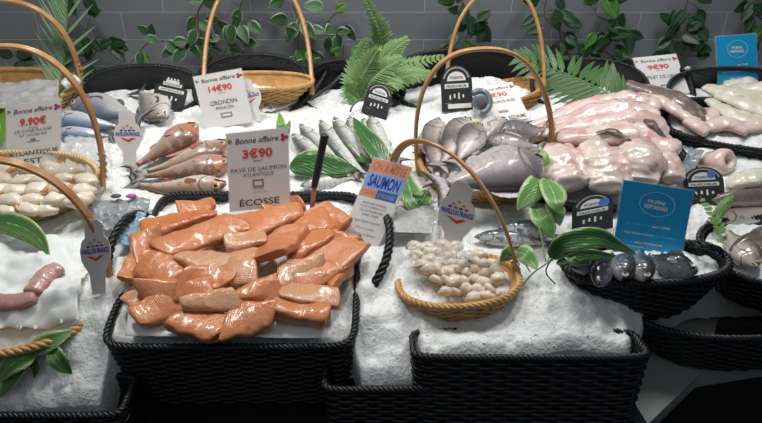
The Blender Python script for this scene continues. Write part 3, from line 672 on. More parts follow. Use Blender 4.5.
mk_ = [
 ([(545, 152, .06), (560, 168, .075), (570, 192, .06)], [12, 22, 17], M_MONK2, 'plump pale monkfish piece at the front left of the heap'),
 ([(590, 150, .07), (602, 170, .085), (606, 194, .06)], [16, 23, 16], M_MONK2, 'rounded pale monkfish piece in the front centre, behind the leaf'),
 ([(626, 148, .075), (640, 165, .085), (640, 186, .06)], [14, 23, 16], M_MONK2, 'rounded monkfish piece at front right, above the blue card'),
 ([(655, 150, .07), (666, 166, .07), (672, 184, .05)], [12, 15, 10], M_MONK2, 'small monkfish piece tucked at the right end of the front row'),
 ([(566, 146, .09), (578, 164, .10), (586, 186, .075)], [6, 11, 9], M_MONK, 'narrow pink piece wedged between the two left front monkfish pieces'),
 ([(612, 150, .10), (622, 166, .105), (624, 186, .08)], [6, 10, 8], M_MONK, 'narrow pink piece wedged between the two right front monkfish pieces'),
 ([(556, 140, .09), (600, 138, .10), (640, 140, .10), (676, 160, .08)], [8, 13, 17, 15], M_MONK, 'long monkfish tail crossing the middle, ending at right'),
 ([(540, 136, .075), (580, 128, .10), (630, 126, .12), (664, 134, .10)], [5, 11, 17, 14], M_MONK, 'long pale monkfish tail above the middle one'),
 ([(520, 140, .05), (560, 126, .08), (610, 116, .11), (660, 122, .11)], [4, 9, 15, 15], M_MONK, 'thick monkfish tail running to the upper right of the heap'),
 ([(522, 130, .045), (556, 120, .07), (592, 110, .09), (628, 108, .10)], [3, 8, 10, 9], M_PINK, 'thin rosy monkfish tail at the back of the heap'),
 ([(545, 118, .05), (580, 108, .07), (625, 102, .09), (662, 108, .10)], [3, 7, 11, 9], M_MONK, 'backmost monkfish tail just below the brown dogfish'),
 ([(518, 146, .04), (545, 136, .06), (575, 130, .085)], [3, 6, 9], M_PINK, 'slender pink tail end beside the bream basket handle'),
]
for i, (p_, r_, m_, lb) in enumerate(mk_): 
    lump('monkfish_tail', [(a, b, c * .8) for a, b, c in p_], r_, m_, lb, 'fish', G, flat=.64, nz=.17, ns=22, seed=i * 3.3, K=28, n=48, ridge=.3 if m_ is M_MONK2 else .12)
for p_, lb in [([(590, 136, .098), (612, 132, .115), (632, 142, .105)], 'dark scrap of skin on the middle of the monkfish heap'), ([(632, 118, .11), (650, 124, .125), (668, 142, .10)], 'dark membrane edge on the right of the monkfish heap')]:
    lump('skin_flap', p_, [2, 4.5, 2], M_SKIN, lb, 'fish skin', None, flat=.5, nz=.3, ns=60, K=12, n=24)
G = 'brown skinned dogfish at the back right'
lump('dogfish', [(620, 95, .04), (642, 92, .05), (672, 104, .06), (704, 122, .04)], [5, 8, 13, 9], FM['dogfish'], 'long brown skinned fish stretched in front of the 9€90 card', 'fish', G, flat=.7, nz=.12, ns=18, K=20, n=44)
lump('dogfish', [(622, 86, .045), (648, 94, .06), (680, 108, .065), (704, 128, .04)], [6, 8, 10, 6], FM['dogfish'], 'front brown skinned fish, nearer the monkfish heap', 'fish', G, flat=.7, nz=.14, ns=20, K=20, n=44, seed=5)
lump('dogfish', [(634, 96, .06), (664, 106, .075), (700, 128, .05)], [5, 9, 6], M_ROE, 'pinkish belly flap under the brown skinned fish', 'fish', G, flat=.6, nz=.2, ns=30)
G = 'pale cream fillets at the right edge'
for i, (p_, r_) in enumerate([([(702, 88, .05), (735, 100, .07), (790, 118, .06)], [6, 14, 14]), ([(715, 96, .06), (748, 108, .08), (800, 130, .06)], [6, 13, 13]), ([(706, 100, .045), (734, 118, .06), (780, 138, .05)], [5, 12, 12]),
        ([(728, 90, .06), (760, 92, .09), (810, 104, .07)], [6, 13, 13]), ([(722, 86, .06), (744, 86, .075), (766, 96, .075)], [5, 10, 9])]):
    lump('fish_fillet', p_, r_, M_SQUID, ['longest cream fillet starting at the dark handle', 'second cream fillet overlapping the longest one', 'front cream fillet nearest the pink roe', 'back cream fillet running off the right edge', 'short cream fillet on top just under the blue card'][i], 'fillet', G, flat=.5, nz=.2, ns=26, K=20, n=40, seed=i)
G = 'pink roe pieces on the right rim'
for p_, r_, lb in [([(704, 124, .05), (716, 114, .055), (727, 116, .05)], [6, 8, 7], 'brownish rounded roe piece, leftmost of the roe'), ([(706, 130, .055), (724, 126, .06), (748, 134, .055)], [7, 11, 6], 'pink roe piece lying in the middle of the black rim'),
                   ([(738, 132, .055), (765, 127, .06), (800, 128, .05)], [6, 10, 9], 'pink roe piece running off the right edge'), ([(686, 122, .055), (696, 128, .055), (706, 136, .05)], [6, 9, 6], 'pink piece at the left tip of the roe row')]:
    lump('roe_sac', p_, r_, M_ROE, lb, 'roe', G, flat=.6, nz=.12)
# ring-shaped fish steak: curled trunk with hollow
def ring_piece():
    c = on_ice(722, 162, .04); s = mpp(c); ax = unit([.50, -.70, .50]); T = ax
    r0 = 16 * s; a = unit(np.cross(T, [0, 0, 1])); b = np.cross(a, T)
    pr = [(-1.6, .0), (-1.6, .35), (-1.35, .72), (-.8, .95), (-.1, 1.02), (.35, .95), (.55, .75), (.52, .5), (.3, .36), (.0, .28), (-.1, .0)]
    pr = catmull([(p[0], p[1], 0) for p in pr], 40); K = 32; V = []; U = []
    for i, (x, r, _) in enumerate(pr):
        for k in range(K):
            an = 2 * PI * k / K; q = c + T * x * r0 * .9 + (a * math.cos(an) + b * math.sin(an) * .82) * max(r, 0) * r0
            q = q + (q - c) * .10 * noise.noise(Vector(q * 40)); V.append(q); U.append((i / 40, .5 + .5 * math.sin(an)))
    Fc = [[i * K + j, i * K + (j + 1) % K, (i + 1) * K + (j + 1) % K, (i + 1) * K + j] for i in range(39) for j in range(K)]
    m = uvramp_mat('curled pink flesh', [(0, (.72, .52, .44)), (.5, (.80, .62, .52)), (.78, (.84, .68, .58)), (.9, (.62, .30, .18)), (1, (.40, .14, .08))], axis='U', rough=.25, noise_amt=.06, sss=.2, coat=.5)
    o = mk('rolled_fillet', V, Fc, m, uv=U); tag(o, 'curled pink fish roll with a hollow centre, below the black rim at right', 'fillet')
ring_piece()
lump('fish_fillet', [(726, 186, .03), (752, 178, .045), (800, 176, .03)], [5, 11, 12], M_SQUID, 'white fillet laid on paper at the right edge, below the curled roll', 'fillet', None, flat=.4, nz=.2)
G = 'pink mottled meat pieces on white paper'
lump('crab_stick', [(33, 297, .012), (47, 279, .016), (62, 268, .02)], [10, 12, 9], M_CRAB, 'mottled pink meat piece slanting up towards the flagged card', 'seafood', G, flat=.6, nz=.1, ns=40)
lump('crab_stick', [(-12, 303, .012), (16, 304, .016), (38, 298, .012)], [9, 10, 8], M_CRAB, 'mottled pink meat piece lying flat at the left edge', 'seafood', G, flat=.6, nz=.1, ns=40)

# ------------------------------------------------------------------ salmon portions
M_SALM = uvramp_mat('salmon flesh', [(0, (.50, .135, .045)), (.5, (.57, .16, .048)), (1, (.62, .22, .085))], rough=.27, noise_amt=.35, nscale=40, sss=.08, coat=.35, wave=(5, (.76, .38, .20), .40, 4), stretch=(1, .25, 1), nb=(.5, 90, .25))
M_SALM2 = uvramp_mat('pale salmon flesh', [(0, (.56, .21, .09)), (.5, (.60, .24, .10)), (1, (.64, .31, .16))], rough=.27, noise_amt=.35, nscale=40, sss=.08, coat=.35, wave=(6, (.84, .56, .38), .5, 4), stretch=(.9, .3, 1), nb=(.5, 90, .25))
SAL = [ # x0,y0,x1,y1,width,height above plane, pale, thickness px
 (146, 232, 212, 213, 22, .050, 0), (162, 251, 238, 224, 26, .064, 0), (136, 254, 156, 240, 24, .042, 0), (128, 280, 146, 258, 20, .034, 0),
 (146, 261, 176, 277, 27, .055, 0), (184, 256, 226, 268, 24, .062, 1), (243, 250, 241, 280, 24, .068, 1), (230, 245, 262, 239, 16, .070, 1),
 (184, 286, 236, 274, 24, .058, 0), (142, 292, 212, 296, 20, .050, 0), (128, 295, 150, 304, 17, .032, 1), (138, 316, 178, 302, 23, .036, 0),
 (186, 305, 234, 300, 16, .058, 1), (180, 318, 222, 331, 25, .036, 0), (230, 321, 270, 317, 27, .042, 0), (238, 295, 272, 288, 17, .060, 0),
 (250, 228, 298, 211, 24, .062, 0), (232, 226, 256, 222, 19, .055, 0), (262, 260, 294, 232, 30, .072, 0), (292, 234, 326, 219, 21, .058, 0),
 (318, 213, 343, 227, 21, .048, 0), (290, 250, 328, 236, 23, .060, 0), (304, 246, 354, 258, 27, .052, 0), (298, 284, 346, 262, 20, .052, 0),
 (282, 276, 320, 266, 20, .058, 1), (328, 282, 348, 264, 20, .038, 0), (284, 290, 336, 300, 19, .050, 1), (280, 304, 326, 317, 22, .038, 0),
 (268, 209, 298, 205, 16, .048, 0), (184, 214, 210, 206, 17, .04, 0), (238, 302, 276, 294, 15, .050, 0), (212, 238, 250, 230, 18, .048, 0), (330, 240, 350, 246, 18, .045, 0)]
def pave(i, d, lab):
    x0, y0, x1, y1, wp, h, pale = d; R_ = random.Random(i * 7 + 1)
    A = on_plane(x0, y0, h); B = on_plane(x1, y1, h); c = (A + B) / 2; s = mpp(c)
    x = unit(B - A); L_ = np.linalg.norm(B - A) / 2 + 5 * s; up = unit(-FW * .45 + NRM * .55 + .30 * np.array([R_.uniform(-1, 1), R_.uniform(-.6, 1), 0])); up = unit(up - x * np.dot(up, x)); y = np.cross(up, x)
    Wd = wp * s / 2 * 1.30; Tt = .0105 * R_.uniform(.9, 1.2)
    V = []; U = []; nx_ = 30; K = 32
    ta = R_.uniform(-.35, .35); sk = R_.uniform(-.6, .6); wedge = R_.uniform(.25, .8) * (1 if R_.random() < .7 else -1); hump = R_.uniform(.1, .35); bow = R_.uniform(-.012, .012); tw = R_.uniform(-.35, .35)
    for a in np.linspace(-1, 1, nx_):
        e = max(.5, (1 - abs(a) ** 14) ** .5)
        for k in range(K):
            t = 2 * PI * k / K; c_, s_ = math.cos(t), math.sin(t)
            yy = np.sign(c_) * abs(c_) ** .42; zz = np.sign(s_) * abs(s_) ** .5
            yv = yy * Wd * (1 + ta * a) * (.86 + .14 * e)
            top = Tt * (1.15 + hump * (1 - yy * yy) - wedge * yy)
            zv = zz * (max(top, .004) if zz > 0 else Tt * .7) * (.55 + .45 * e)
            xv = a * L_ * (1 - .06 * yy * yy) + sk * yv
            zv += bow * a * a + tw * a * yv
            q = c + x * xv + y * yv + up * zv
            q = q + up * .0028 * noise.noise(Vector(q * 60)) + y * .005 * noise.noise(Vector(q * 35 + Vector((9, i, 0)) if False else [q[0] * 35 + 9, q[1] * 35 + i, q[2] * 35])) + up * .0012 * noise.noise(Vector(q * 160))
            V.append(q); U.append((a * .5 * L_ / .03 + .5, .5 + yv / .06 + i * .37 + (.25 * zz)))
    Fc = [[p_ * K + j, (p_ + 1) * K + j, (p_ + 1) * K + (j + 1) % K, p_ * K + (j + 1) % K] for p_ in range(nx_ - 1) for j in range(K)]
    Fc += [list(range(K)), [(nx_ - 1) * K + k for k in range(K)][::-1]]
    o = mk('salmon_portion', V, Fc, M_SALM2 if pale else M_SALM, uv=U)
    o.data.polygons.foreach_set('use_smooth', [True] * (len(Fc) - 2) + [False, False])
    tag(o, lab, 'salmon', 'salmon portions heaped in the black basket')
def row_labels(items, key, rows, fmt, names=None):
    """left-to-right place in its row, rows from the front"""
    idx = sorted(range(len(items)), key=lambda i: -key(items[i])[1]); per = math.ceil(len(items) / rows); out = {}
    nm = names or (['front', 'second', 'third', 'fourth', 'fifth', 'sixth', 'seventh'])
    for r in range(rows):
        ch = sorted(idx[r * per:(r + 1) * per], key=lambda i: key(items[i])[0])
        for k, i in enumerate(ch): out[i] = fmt.format(k=('leftmost' if k == 0 else 'rightmost' if k == len(ch) - 1 else ORD[k] + ' from left'), r='front' if r == 0 else 'back' if r == rows - 1 else ORD[r])
    return out
lb = row_labels(SAL, lambda d: ((d[0] + d[2]) / 2, (d[1] + d[3]) / 2), 6, 'orange salmon portion, {k} in the {r} row of the heap')
for i, d in enumerate(SAL): pave(i, d, lb[i].replace('orange', 'pale orange') if d[6] else lb[i])

def sheet(name, label, corners, h, m, cat='paper', amp=.008, n=34, parent=None, ns=14, th=.0006, seed=0, follow=False, group=None):
    """thin crumpled sheet spanning four picture corners (BL, BR, TR, TL)"""
    P = [(on_ice if follow else on_plane)(a, b, h) for a, b in corners]; V = []
    for i in range(n):
        for j in range(n):
            u, v = i / (n - 1), j / (n - 1); q = P[0] * (1 - u) * (1 - v) + P[1] * u * (1 - v) + P[2] * u * v + P[3] * (1 - u) * v
            f = noise.noise(Vector(q * ns) + Vector((seed, 0, 0))) + .5 * abs(noise.noise(Vector(q * ns * 3) + Vector((0, seed, 0)))) * 2
            if follow: q = q * 1.0; q[2] = float(H(q[0], q[1])) + h
            V.append(q + NRM * amp * f + np.array([1, 0, 0]) * .004 * noise.noise(Vector(q * 20)))
    V = np.array(V); V2 = V - NRM * th; N2 = n * n
    Fc = [[i * n + j, (i + 1) * n + j, (i + 1) * n + j + 1, i * n + j + 1] for i in range(n - 1) for j in range(n - 1)]
    Fc += [[N2 + q for q in f[::-1]] for f in Fc]
    bd = [i * n for i in range(n)] + [(n - 1) * n + j for j in range(1, n)] + [i * n + n - 1 for i in range(n - 2, -1, -1)] + [j for j in range(n - 2, 0, -1)]
    Fc += [[bd[k], N2 + bd[k], N2 + bd[(k + 1) % len(bd)], bd[(k + 1) % len(bd)]] for k in range(len(bd))]
    o = mk(name, np.vstack([V, V2]), Fc, m); tag(o, label, cat, group); return o
sheet('paper_liner', 'white paper sheet lining the salmon basket', [(126, 336), (330, 338), (345, 212), (142, 212)], .012, M_TILE_PAPER, amp=.004)
sheet('paper_liner', 'crumpled white paper under the mottled pink meat', [(-30, 330), (80, 322), (92, 240), (-30, 232)], .010, M_TILE_PAPER, amp=.020, ns=10, follow=True)
sheet('paper_liner', 'white paper bunched at the top left corner of the salmon', [(138, 244), (158, 238), (160, 218), (140, 220)], .045, M_TILE_PAPER, amp=.012, ns=22)
sheet('paper_liner', 'white paper under the white fillet at the right edge', [(712, 190), (800, 194), (800, 150), (690, 150)], .018, M_TILE_PAPER, amp=.01, ns=14, follow=True)

# scallops
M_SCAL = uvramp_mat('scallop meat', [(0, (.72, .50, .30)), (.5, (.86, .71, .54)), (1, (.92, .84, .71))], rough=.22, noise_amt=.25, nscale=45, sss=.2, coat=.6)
M_CORAL = mat('orange coral', (.66, .26, .07), rough=.25, coat=.5, var=(.75, .42, .18), vscale=60)
SCA = []
R_ = random.Random(3)
for r, (yy, hx) in enumerate([(170, 76), (180, 84), (190, 86), (200, 78), (209, 52)]):
    n = int(hx * 2 / 20)
    for k in range(n):
        x = 6 - hx + (k + .5 + .25 * (r % 2)) * (hx * 2 / n) + R_.uniform(-2, 2)
        if -12 < x < 88: SCA.append((x, yy + R_.uniform(-1.5, 1.5)))
lb = row_labels(SCA, lambda d: d, 5, 'plump white scallop, {k} in the {r} row of the left basket')
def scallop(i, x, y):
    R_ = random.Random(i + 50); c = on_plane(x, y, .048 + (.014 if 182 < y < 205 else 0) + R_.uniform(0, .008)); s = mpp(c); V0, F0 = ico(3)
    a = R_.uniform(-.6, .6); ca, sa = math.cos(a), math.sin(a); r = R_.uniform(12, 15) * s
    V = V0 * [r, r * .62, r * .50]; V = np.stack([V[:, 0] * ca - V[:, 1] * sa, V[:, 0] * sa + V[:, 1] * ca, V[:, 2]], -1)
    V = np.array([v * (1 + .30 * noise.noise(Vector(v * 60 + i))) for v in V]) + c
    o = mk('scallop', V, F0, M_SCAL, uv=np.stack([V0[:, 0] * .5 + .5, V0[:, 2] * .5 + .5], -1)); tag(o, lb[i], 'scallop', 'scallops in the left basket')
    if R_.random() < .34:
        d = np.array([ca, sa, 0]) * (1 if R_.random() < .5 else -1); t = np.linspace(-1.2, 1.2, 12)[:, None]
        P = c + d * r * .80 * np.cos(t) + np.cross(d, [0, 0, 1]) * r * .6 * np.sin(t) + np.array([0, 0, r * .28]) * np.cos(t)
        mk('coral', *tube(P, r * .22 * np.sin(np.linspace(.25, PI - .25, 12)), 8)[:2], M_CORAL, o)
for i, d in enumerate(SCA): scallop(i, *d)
# whelk meats
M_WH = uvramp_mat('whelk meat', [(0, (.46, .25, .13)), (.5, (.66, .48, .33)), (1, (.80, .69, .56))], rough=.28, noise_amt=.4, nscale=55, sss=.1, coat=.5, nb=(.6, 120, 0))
WH = []
R_ = random.Random(9)
for yy, x0, x1, n in [(251, 412, 462, 6), (258, 412, 486, 7), (266, 416, 500, 8), (274, 422, 502, 8), (283, 430, 500, 7), (292, 440, 492, 5), (299, 470, 492, 2)]:
    for k in range(n): WH.append((x0 + (k + .5) * (x1 - x0) / n + R_.uniform(-3, 3), yy + R_.uniform(-2, 2)))
lb = row_labels(WH, lambda d: d, 6, 'beige whelk meat, {k} in the {r} row of the small basket')
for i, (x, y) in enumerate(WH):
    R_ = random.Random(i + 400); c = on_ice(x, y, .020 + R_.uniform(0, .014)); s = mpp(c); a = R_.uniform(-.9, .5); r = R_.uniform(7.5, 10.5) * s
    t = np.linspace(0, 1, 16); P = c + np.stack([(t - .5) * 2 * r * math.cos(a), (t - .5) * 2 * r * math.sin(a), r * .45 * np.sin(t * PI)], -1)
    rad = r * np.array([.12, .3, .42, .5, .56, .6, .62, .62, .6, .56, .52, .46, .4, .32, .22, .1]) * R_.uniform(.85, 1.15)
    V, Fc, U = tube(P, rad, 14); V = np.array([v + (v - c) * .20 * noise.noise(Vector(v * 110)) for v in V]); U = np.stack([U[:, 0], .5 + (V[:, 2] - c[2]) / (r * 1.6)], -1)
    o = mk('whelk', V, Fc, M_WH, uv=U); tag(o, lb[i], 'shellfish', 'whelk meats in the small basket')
    if i % 3 == 0:
        q = P[1]; mk('foot', (ico(2)[0] * r * .34) + q, ico(2)[1], M_CORAL, o)

# ------------------------------------------------------------------ leaves
def leafmat(name, inner, edge, ew=.16, rough=.4, vein=True):
    if name in MATS: return MATS[name]
    m = bpy.data.materials.new(name); m.use_nodes = True; MATS[name] = m; nt = m.node_tree; N = nt.nodes; L = nt.links; b = N['Principled BSDF']
    uv = N.new('ShaderNodeUVMap'); sp = N.new('ShaderNodeSeparateXYZ'); L.new(uv.outputs['UV'], sp.inputs['Vector'])
    tc = N.new('ShaderNodeTexCoord'); n = N.new('ShaderNodeTexNoise'); n.inputs['Scale'].default_value = 60; L.new(tc.outputs['Object'], n.inputs['Vector'])
    a = N.new('ShaderNodeMath'); a.operation = 'ABSOLUTE'
    s0 = N.new('ShaderNodeMath'); s0.operation = 'SUBTRACT'; s0.inputs[1].default_value = .5; L.new(sp.outputs['Y'], s0.inputs[0]); L.new(s0.outputs[0], a.inputs[0])
    ad = N.new('ShaderNodeMath'); ad.operation = 'MULTIPLY_ADD'; ad.inputs[1].default_value = .14; L.new(n.outputs['Fac'], ad.inputs[0]); L.new(a.outputs[0], ad.inputs[2])
    r = N.new('ShaderNodeValToRGB'); cr = r.color_ramp
    st = [(0, tuple(min(1, c * 2.2 + .05) for c in inner)), (.075, tuple(min(1, c * 2.2 + .05) for c in inner)), (.10, inner), (.57 - ew, tuple(c * 1.25 for c in inner)), (.60 - ew, edge)] if vein else [(0, inner), (.3, inner), (.4, inner), (.56 - ew, inner), (.6 - ew, edge)]
    while len(cr.elements) < len(st): cr.elements.new(.5)
    for e, (p_, c) in zip(cr.elements, st): e.position = p_; e.color = (*c, 1)
    L.new(ad.outputs[0], r.inputs['Fac']); L.new(r.outputs['Color'], b.inputs['Base Color']); b.inputs['Roughness'].default_value = rough
    w = N.new('ShaderNodeTexWave'); w.inputs['Scale'].default_value = 5; w.bands_direction = 'DIAGONAL'; L.new(uv.outputs['UV'], w.inputs['Vector'])
    bp = N.new('ShaderNodeBump'); bp.inputs['Strength'].default_value = .35; bp.inputs['Distance'].default_value = .001; L.new(w.outputs['Fac'], bp.inputs['Height']); L.new(bp.outputs['Normal'], b.inputs['Normal'])
    return m
LM_VAR = leafmat('variegated leaf', (.035, .10, .035), (.36, .42, .30), .10)
LM_DARK = leafmat('dark ivy leaf', (.018, .055, .022), (.03, .08, .03), .05)
LM_MID = leafmat('bright ivy leaf', (.06, .17, .03), (.09, .22, .05), .05)
LM_BIG = leafmat('broad green leaf', (.04, .12, .03), (.30, .40, .17), .08, rough=.3)
LM_LIME = leafmat('lime leaf', (.16, .32, .06), (.36, .52, .16), .10, rough=.35)
LM_POTH = leafmat('pothos leaf', (.13, .27, .08), (.42, .54, .26), .16, rough=.35)
LM_POTD = leafmat('deep pothos leaf', (.09, .20, .06), (.34, .46, .20), .12, rough=.35)
LM_PALM = leafmat('palm leaf', (.07, .15, .05), (.11, .20, .08), .05)
LM_FERN = leafmat('fern leaf', (.17, .30, .10), (.28, .42, .18), .05)
LM_BAMB = leafmat('grey green frond leaf', (.20, .33, .18), (.32, .46, .28), .05)
def leafgeo(P, W, up, shape='oval', cup=.15, th=.0006, n=None):
    """P spine points, W max half width, up: face normal"""
    P = np.asarray(P, float); n = len(P); s = np.linspace(0, 1, n)
    if shape == 'oval': w = np.sin(PI * np.clip(s, 0, 1) ** .75) ** .85
    elif shape == 'heart': w = np.where(s < .28, .75 + .25 * np.sin(s / .28 * PI / 2), np.cos((s - .28) / .72 * PI / 2) ** .85) * np.where(s < .02, .5, 1)
    elif shape == 'strip': w = np.minimum(1, s * 6 + .15) * (1 - s ** 2.2)
    elif shape == 'lance': w = np.sin(PI * s ** .6) ** .9
    w = np.maximum(w, .01) * W
    T = np.gradient(P, axis=0); T /= np.linalg.norm(T, axis=1)[:, None] + 1e-12
    up = np.asarray(up, float); Nn = up[None] - T * (T @ up)[:, None]; Nn /= np.linalg.norm(Nn, axis=1)[:, None] + 1e-12; B = np.cross(Nn, T)
    q = np.array([-1, -.55, 0, .55, 1.0]); V = []; U = []
    for i in range(n):
        for a in q: V.append(P[i] + B[i] * a * w[i] + Nn[i] * cup * w[i] * abs(a) ** 1.3); U.append((s[i], .5 + .5 * a))
    V = np.array(V); m = len(q)
    Fc = [[i * m + j, i * m + j + 1, (i + 1) * m + j + 1, (i + 1) * m + j] for i in range(n - 1) for j in range(m - 1)]
    NN = np.repeat(Nn, m, 0); V2 = V - NN * th; k = len(V)
    Fc += [[k + a for a in f[::-1]] for f in Fc]
    for i in range(n - 1): Fc += [[i * m, (i + 1) * m, k + (i + 1) * m, k + i * m], [i * m + m - 1, k + i * m + m - 1, k + (i + 1) * m + m - 1, (i + 1) * m + m - 1]]
    return np.vstack([V, V2]), Fc, U + U
def big_leaf(label, pts, wpx, m, up=None, shape='oval', cup=.15, group=None, stem=True, name='leaf', cat='leaf', parent=None, n=22):
    P = [on_ice(a[0], a[1], a[2]) for a in pts]; C = catmull(P, n); s = mpp(C[n // 2])
    up = -FW * .75 + NRM * .25 if up is None else np.array(up, float)
    mb = MB().add(*leafgeo(C, wpx * s / 2, up, shape, cup))
    if parent is not None: return mb.build(name, m, parent)
    o = mb.build(name, m); tag(o, label, cat, group)
    if stem:
        d = unit(C[0] - C[2]); mk('leaf_stalk', *tube(catmull([C[1], C[0], C[0] + d * .018 - NRM * .004], 8), .0013, 6)[:2], M_STEM, o)
    return o
big_leaf('large dark green leaf lying left of the knife, behind the salmon', [(289, 168, .025), (310, 164, .035), (335, 167, .035), (358, 169, .02)], 30, LM_BIG, cup=.10, n=26)
big_leaf('pointed green leaf hanging over the silver fish fan', [(386, 172, .05), (378, 152, .065), (364, 134, .07), (353, 117, .06)], 20, LM_BIG, cup=.3)
big_leaf('narrow green leaf behind the pink and blue recipe card', [(420, 205, .03), (408, 190, .045), (392, 176, .05), (378, 166, .045)], 14, LM_BIG, cup=.3)
big_leaf('dark green leaf folded behind the recipe card corner', [(428, 190, .03), (418, 204, .04), (410, 190, .055), (404, 166, .05)], 24, LM_POTD, cup=.25)
big_leaf('broad green leaf over the paper at left, under the scallop basket', [(-14, 222, .03), (12, 224, .05), (36, 236, .045), (50, 258, .012)], 24, LM_BIG if 0 else LM_POTD, cup=.22, n=26)
big_leaf('lime green leaf standing at the left edge behind the price card', [(-6, 150, .02), (0, 128, .06), (4, 104, .07), (8, 88, .06)], 22, LM_LIME, up=(0, -1, .3), cup=.2)
big_leaf('lower lime leaf at the left edge beside the price card', [(-4, 138, .03), (4, 126, .05), (10, 112, .06)], 14, LM_LIME, up=(0, -1, .3), cup=.2)
# bottom-left spray
root = empty('leaf_spray', on_ice(30, 355, 0)); tag(root, 'spray of green leaves drooping over the ice at bottom left', 'leaves')
for pts, w, m_ in [([(28, 352, .03), (45, 344, .045), (58, 338, .045), (73, 330, .03)], 21, LM_POTH), ([(50, 346, .035), (56, 356, .05), (64, 366, .03), (72, 374, .01)], 18, LM_POTD), ([(35, 352, .04), (22, 358, .06), (8, 368, .06), (-8, 388, .03)], 24, LM_POTH), ([(30, 354, .03), (20, 368, .045), (8, 386, .03), (0, 398, .02)], 16, LM_POTD), ([(28, 358, .03), (36, 366, .03), (34, 378, .015)], 10, LM_BIG)]:
    big_leaf(None, pts, w, m_, parent=root, name='leaf', cup=.3)
mk('stem', *tube(catmull([on_ice(10, 378, .02), on_ice(28, 356, .045), on_ice(50, 346, .05)], 14), .0022, 7)[:2], M_STEM, root)
# pothos sprig
root = empty('pothos_sprig', on_ice(520, 290, 0)); tag(root, 'variegated pothos sprig arching beside the small whelk basket', 'plant')
for pts, w, m_, sh in [([(542, 176, .10), (536, 186, .11), (526, 198, .10), (517, 210, .08)], 24, LM_POTH, 'oval'), ([(545, 178, .10), (552, 190, .12), (556, 202, .12), (560, 214, .10)], 26, LM_POTH, 'oval'),
        ([(534, 204, .07), (540, 216, .085), (548, 226, .075), (554, 240, .05)], 21, LM_POTH, 'oval'), ([(552, 200, .07), (556, 212, .08), (560, 226, .06)], 20, LM_POTD, 'oval'),
        ([(516, 252, .05), (524, 254, .065), (532, 262, .055), (537, 270, .045)], 20, LM_POTH, 'heart'), ([(514, 250, .05), (508, 254, .06), (500, 262, .045)], 15, LM_POTD, 'oval')]:
    big_leaf(None, pts, w, m_, parent=root, name='leaf', shape=sh, cup=.12)
for pts in [[(522, 286, .02), (532, 274, .045), (546, 264, .06), (562, 254, .08)], [(530, 272, .04), (524, 262, .055), (518, 254, .055)], [(548, 262, .06), (552, 246, .07), (556, 226, .06)], [(546, 262, .06), (542, 240, .08), (536, 206, .08), (543, 178, .10)]]:
    mk('stem', *tube(catmull([on_ice(*q) for q in pts], 20), .0016, 7)[:2], M_STEM, root)
root = empty('long_leaf_sprig', on_ice(560, 262, 0)); tag(root, 'sprig of long drooping dark leaves over the oval basket of fish heads', 'leaves')
for pts, w, m_ in [([(550, 258, .085), (566, 244, .125), (596, 238, .135), (618, 246, .11), (640, 256, .075)], 23, LM_BIG), ([(556, 264, .075), (580, 256, .095), (604, 256, .09), (632, 262, .07)], 13, LM_BIG), ([(566, 252, .09), (574, 262, .09), (590, 262, .085)], 10, LM_POTD)]:
    big_leaf(None, pts, w, m_, parent=root, name='leaf', shape='lance', cup=.35, n=30)
mk('stem', *tube(catmull([on_ice(555, 284, .02), on_ice(546, 272, .05), on_ice(552, 258, .085)], 16), .0015, 7)[:2], M_TWIG, root)
big_leaf('small bright leaf sprig at the bream basket handle', [(542, 168, .09), (545, 158, .11), (541, 148, .12)], 9, LM_LIME, up=(0, -1, .4))
big_leaf('small leaf lying on the ice beside the pointed leaf', [(352, 154, .03), (362, 158, .035), (374, 164, .03)], 9, LM_BIG)

def frond(name, label, stem, leaflen, npairs, m, stemr=.002, wl=.12, up=None, ang=60, droop=.2, taper=True, parent=None, leafw=None, shape='strip', onesided=False, cat='fern'):
    C = catmull(stem, 60); T, _, _ = frames(C); up = np.array(up if up is not None else [0, -.8, .6]); mb = MB()
    for k in range(npairs):
        s = .06 + .94 * k / npairs; i = int(s * 59); p = C[i]; t = T[i]
        B = unit(np.cross(up, t)); ll = leaflen * ((math.sin(PI * min(1, (s * .85 + .12))) ** .7) if taper else 1)
        for sg in (1, -1):
            if onesided and sg < 0 and k % 4: continue
            a = math.radians(ang + random.uniform(-6, 6)) * (1 - .45 * s); d = unit(t * math.cos(a) + B * sg * math.sin(a)); Lk = ll * random.uniform(.88, 1.08)
            g = np.array([0, 0, -1.0]); Q = [p + d * Lk * q + g * droop * Lk * q * q for q in np.linspace(0, 1, 7)]
            mb.add(*leafgeo(Q, (leafw or ll * wl), up, shape, .2, .0003))
    if parent is None:
        root = empty(name, stem[0]); tag(root, label, cat)
    else: root = parent
    mb.build('leaflets', m, root); mk('stem', *tube(C, np.linspace(stemr, stemr * .4, 60), 6)[:2], M_STEM, root); return root
def Y(px, py, y): return at_y(px, py, y)
frond('palm_frond', 'long flat palm frond lying behind the monkfish heap', [on_ice(632, 108, .05), on_ice(602, 90, .07), Y(562, 72, 1.87), Y(514, 56, 1.90)], .135, 20, LM_PALM, .003, leafw=.011, ang=72, droop=.12, cat='palm leaf')
frond('palm_frond', 'upright narrow leaved frond at the back left crossing the cane handle', [Y(59, 100, 1.80), Y(64, 62, 1.84), Y(67, 20, 1.86), Y(66, -40, 1.88)], .135, 30, LM_BAMB, .0035, leafw=.0052, ang=52, droop=-.03, taper=False, onesided=True, cat='palm leaf')
fr = empty('potted_fern', on_ice(372, 95, 0)); tag(fr, 'bushy green fern standing at the back behind the small arched sign', 'fern')
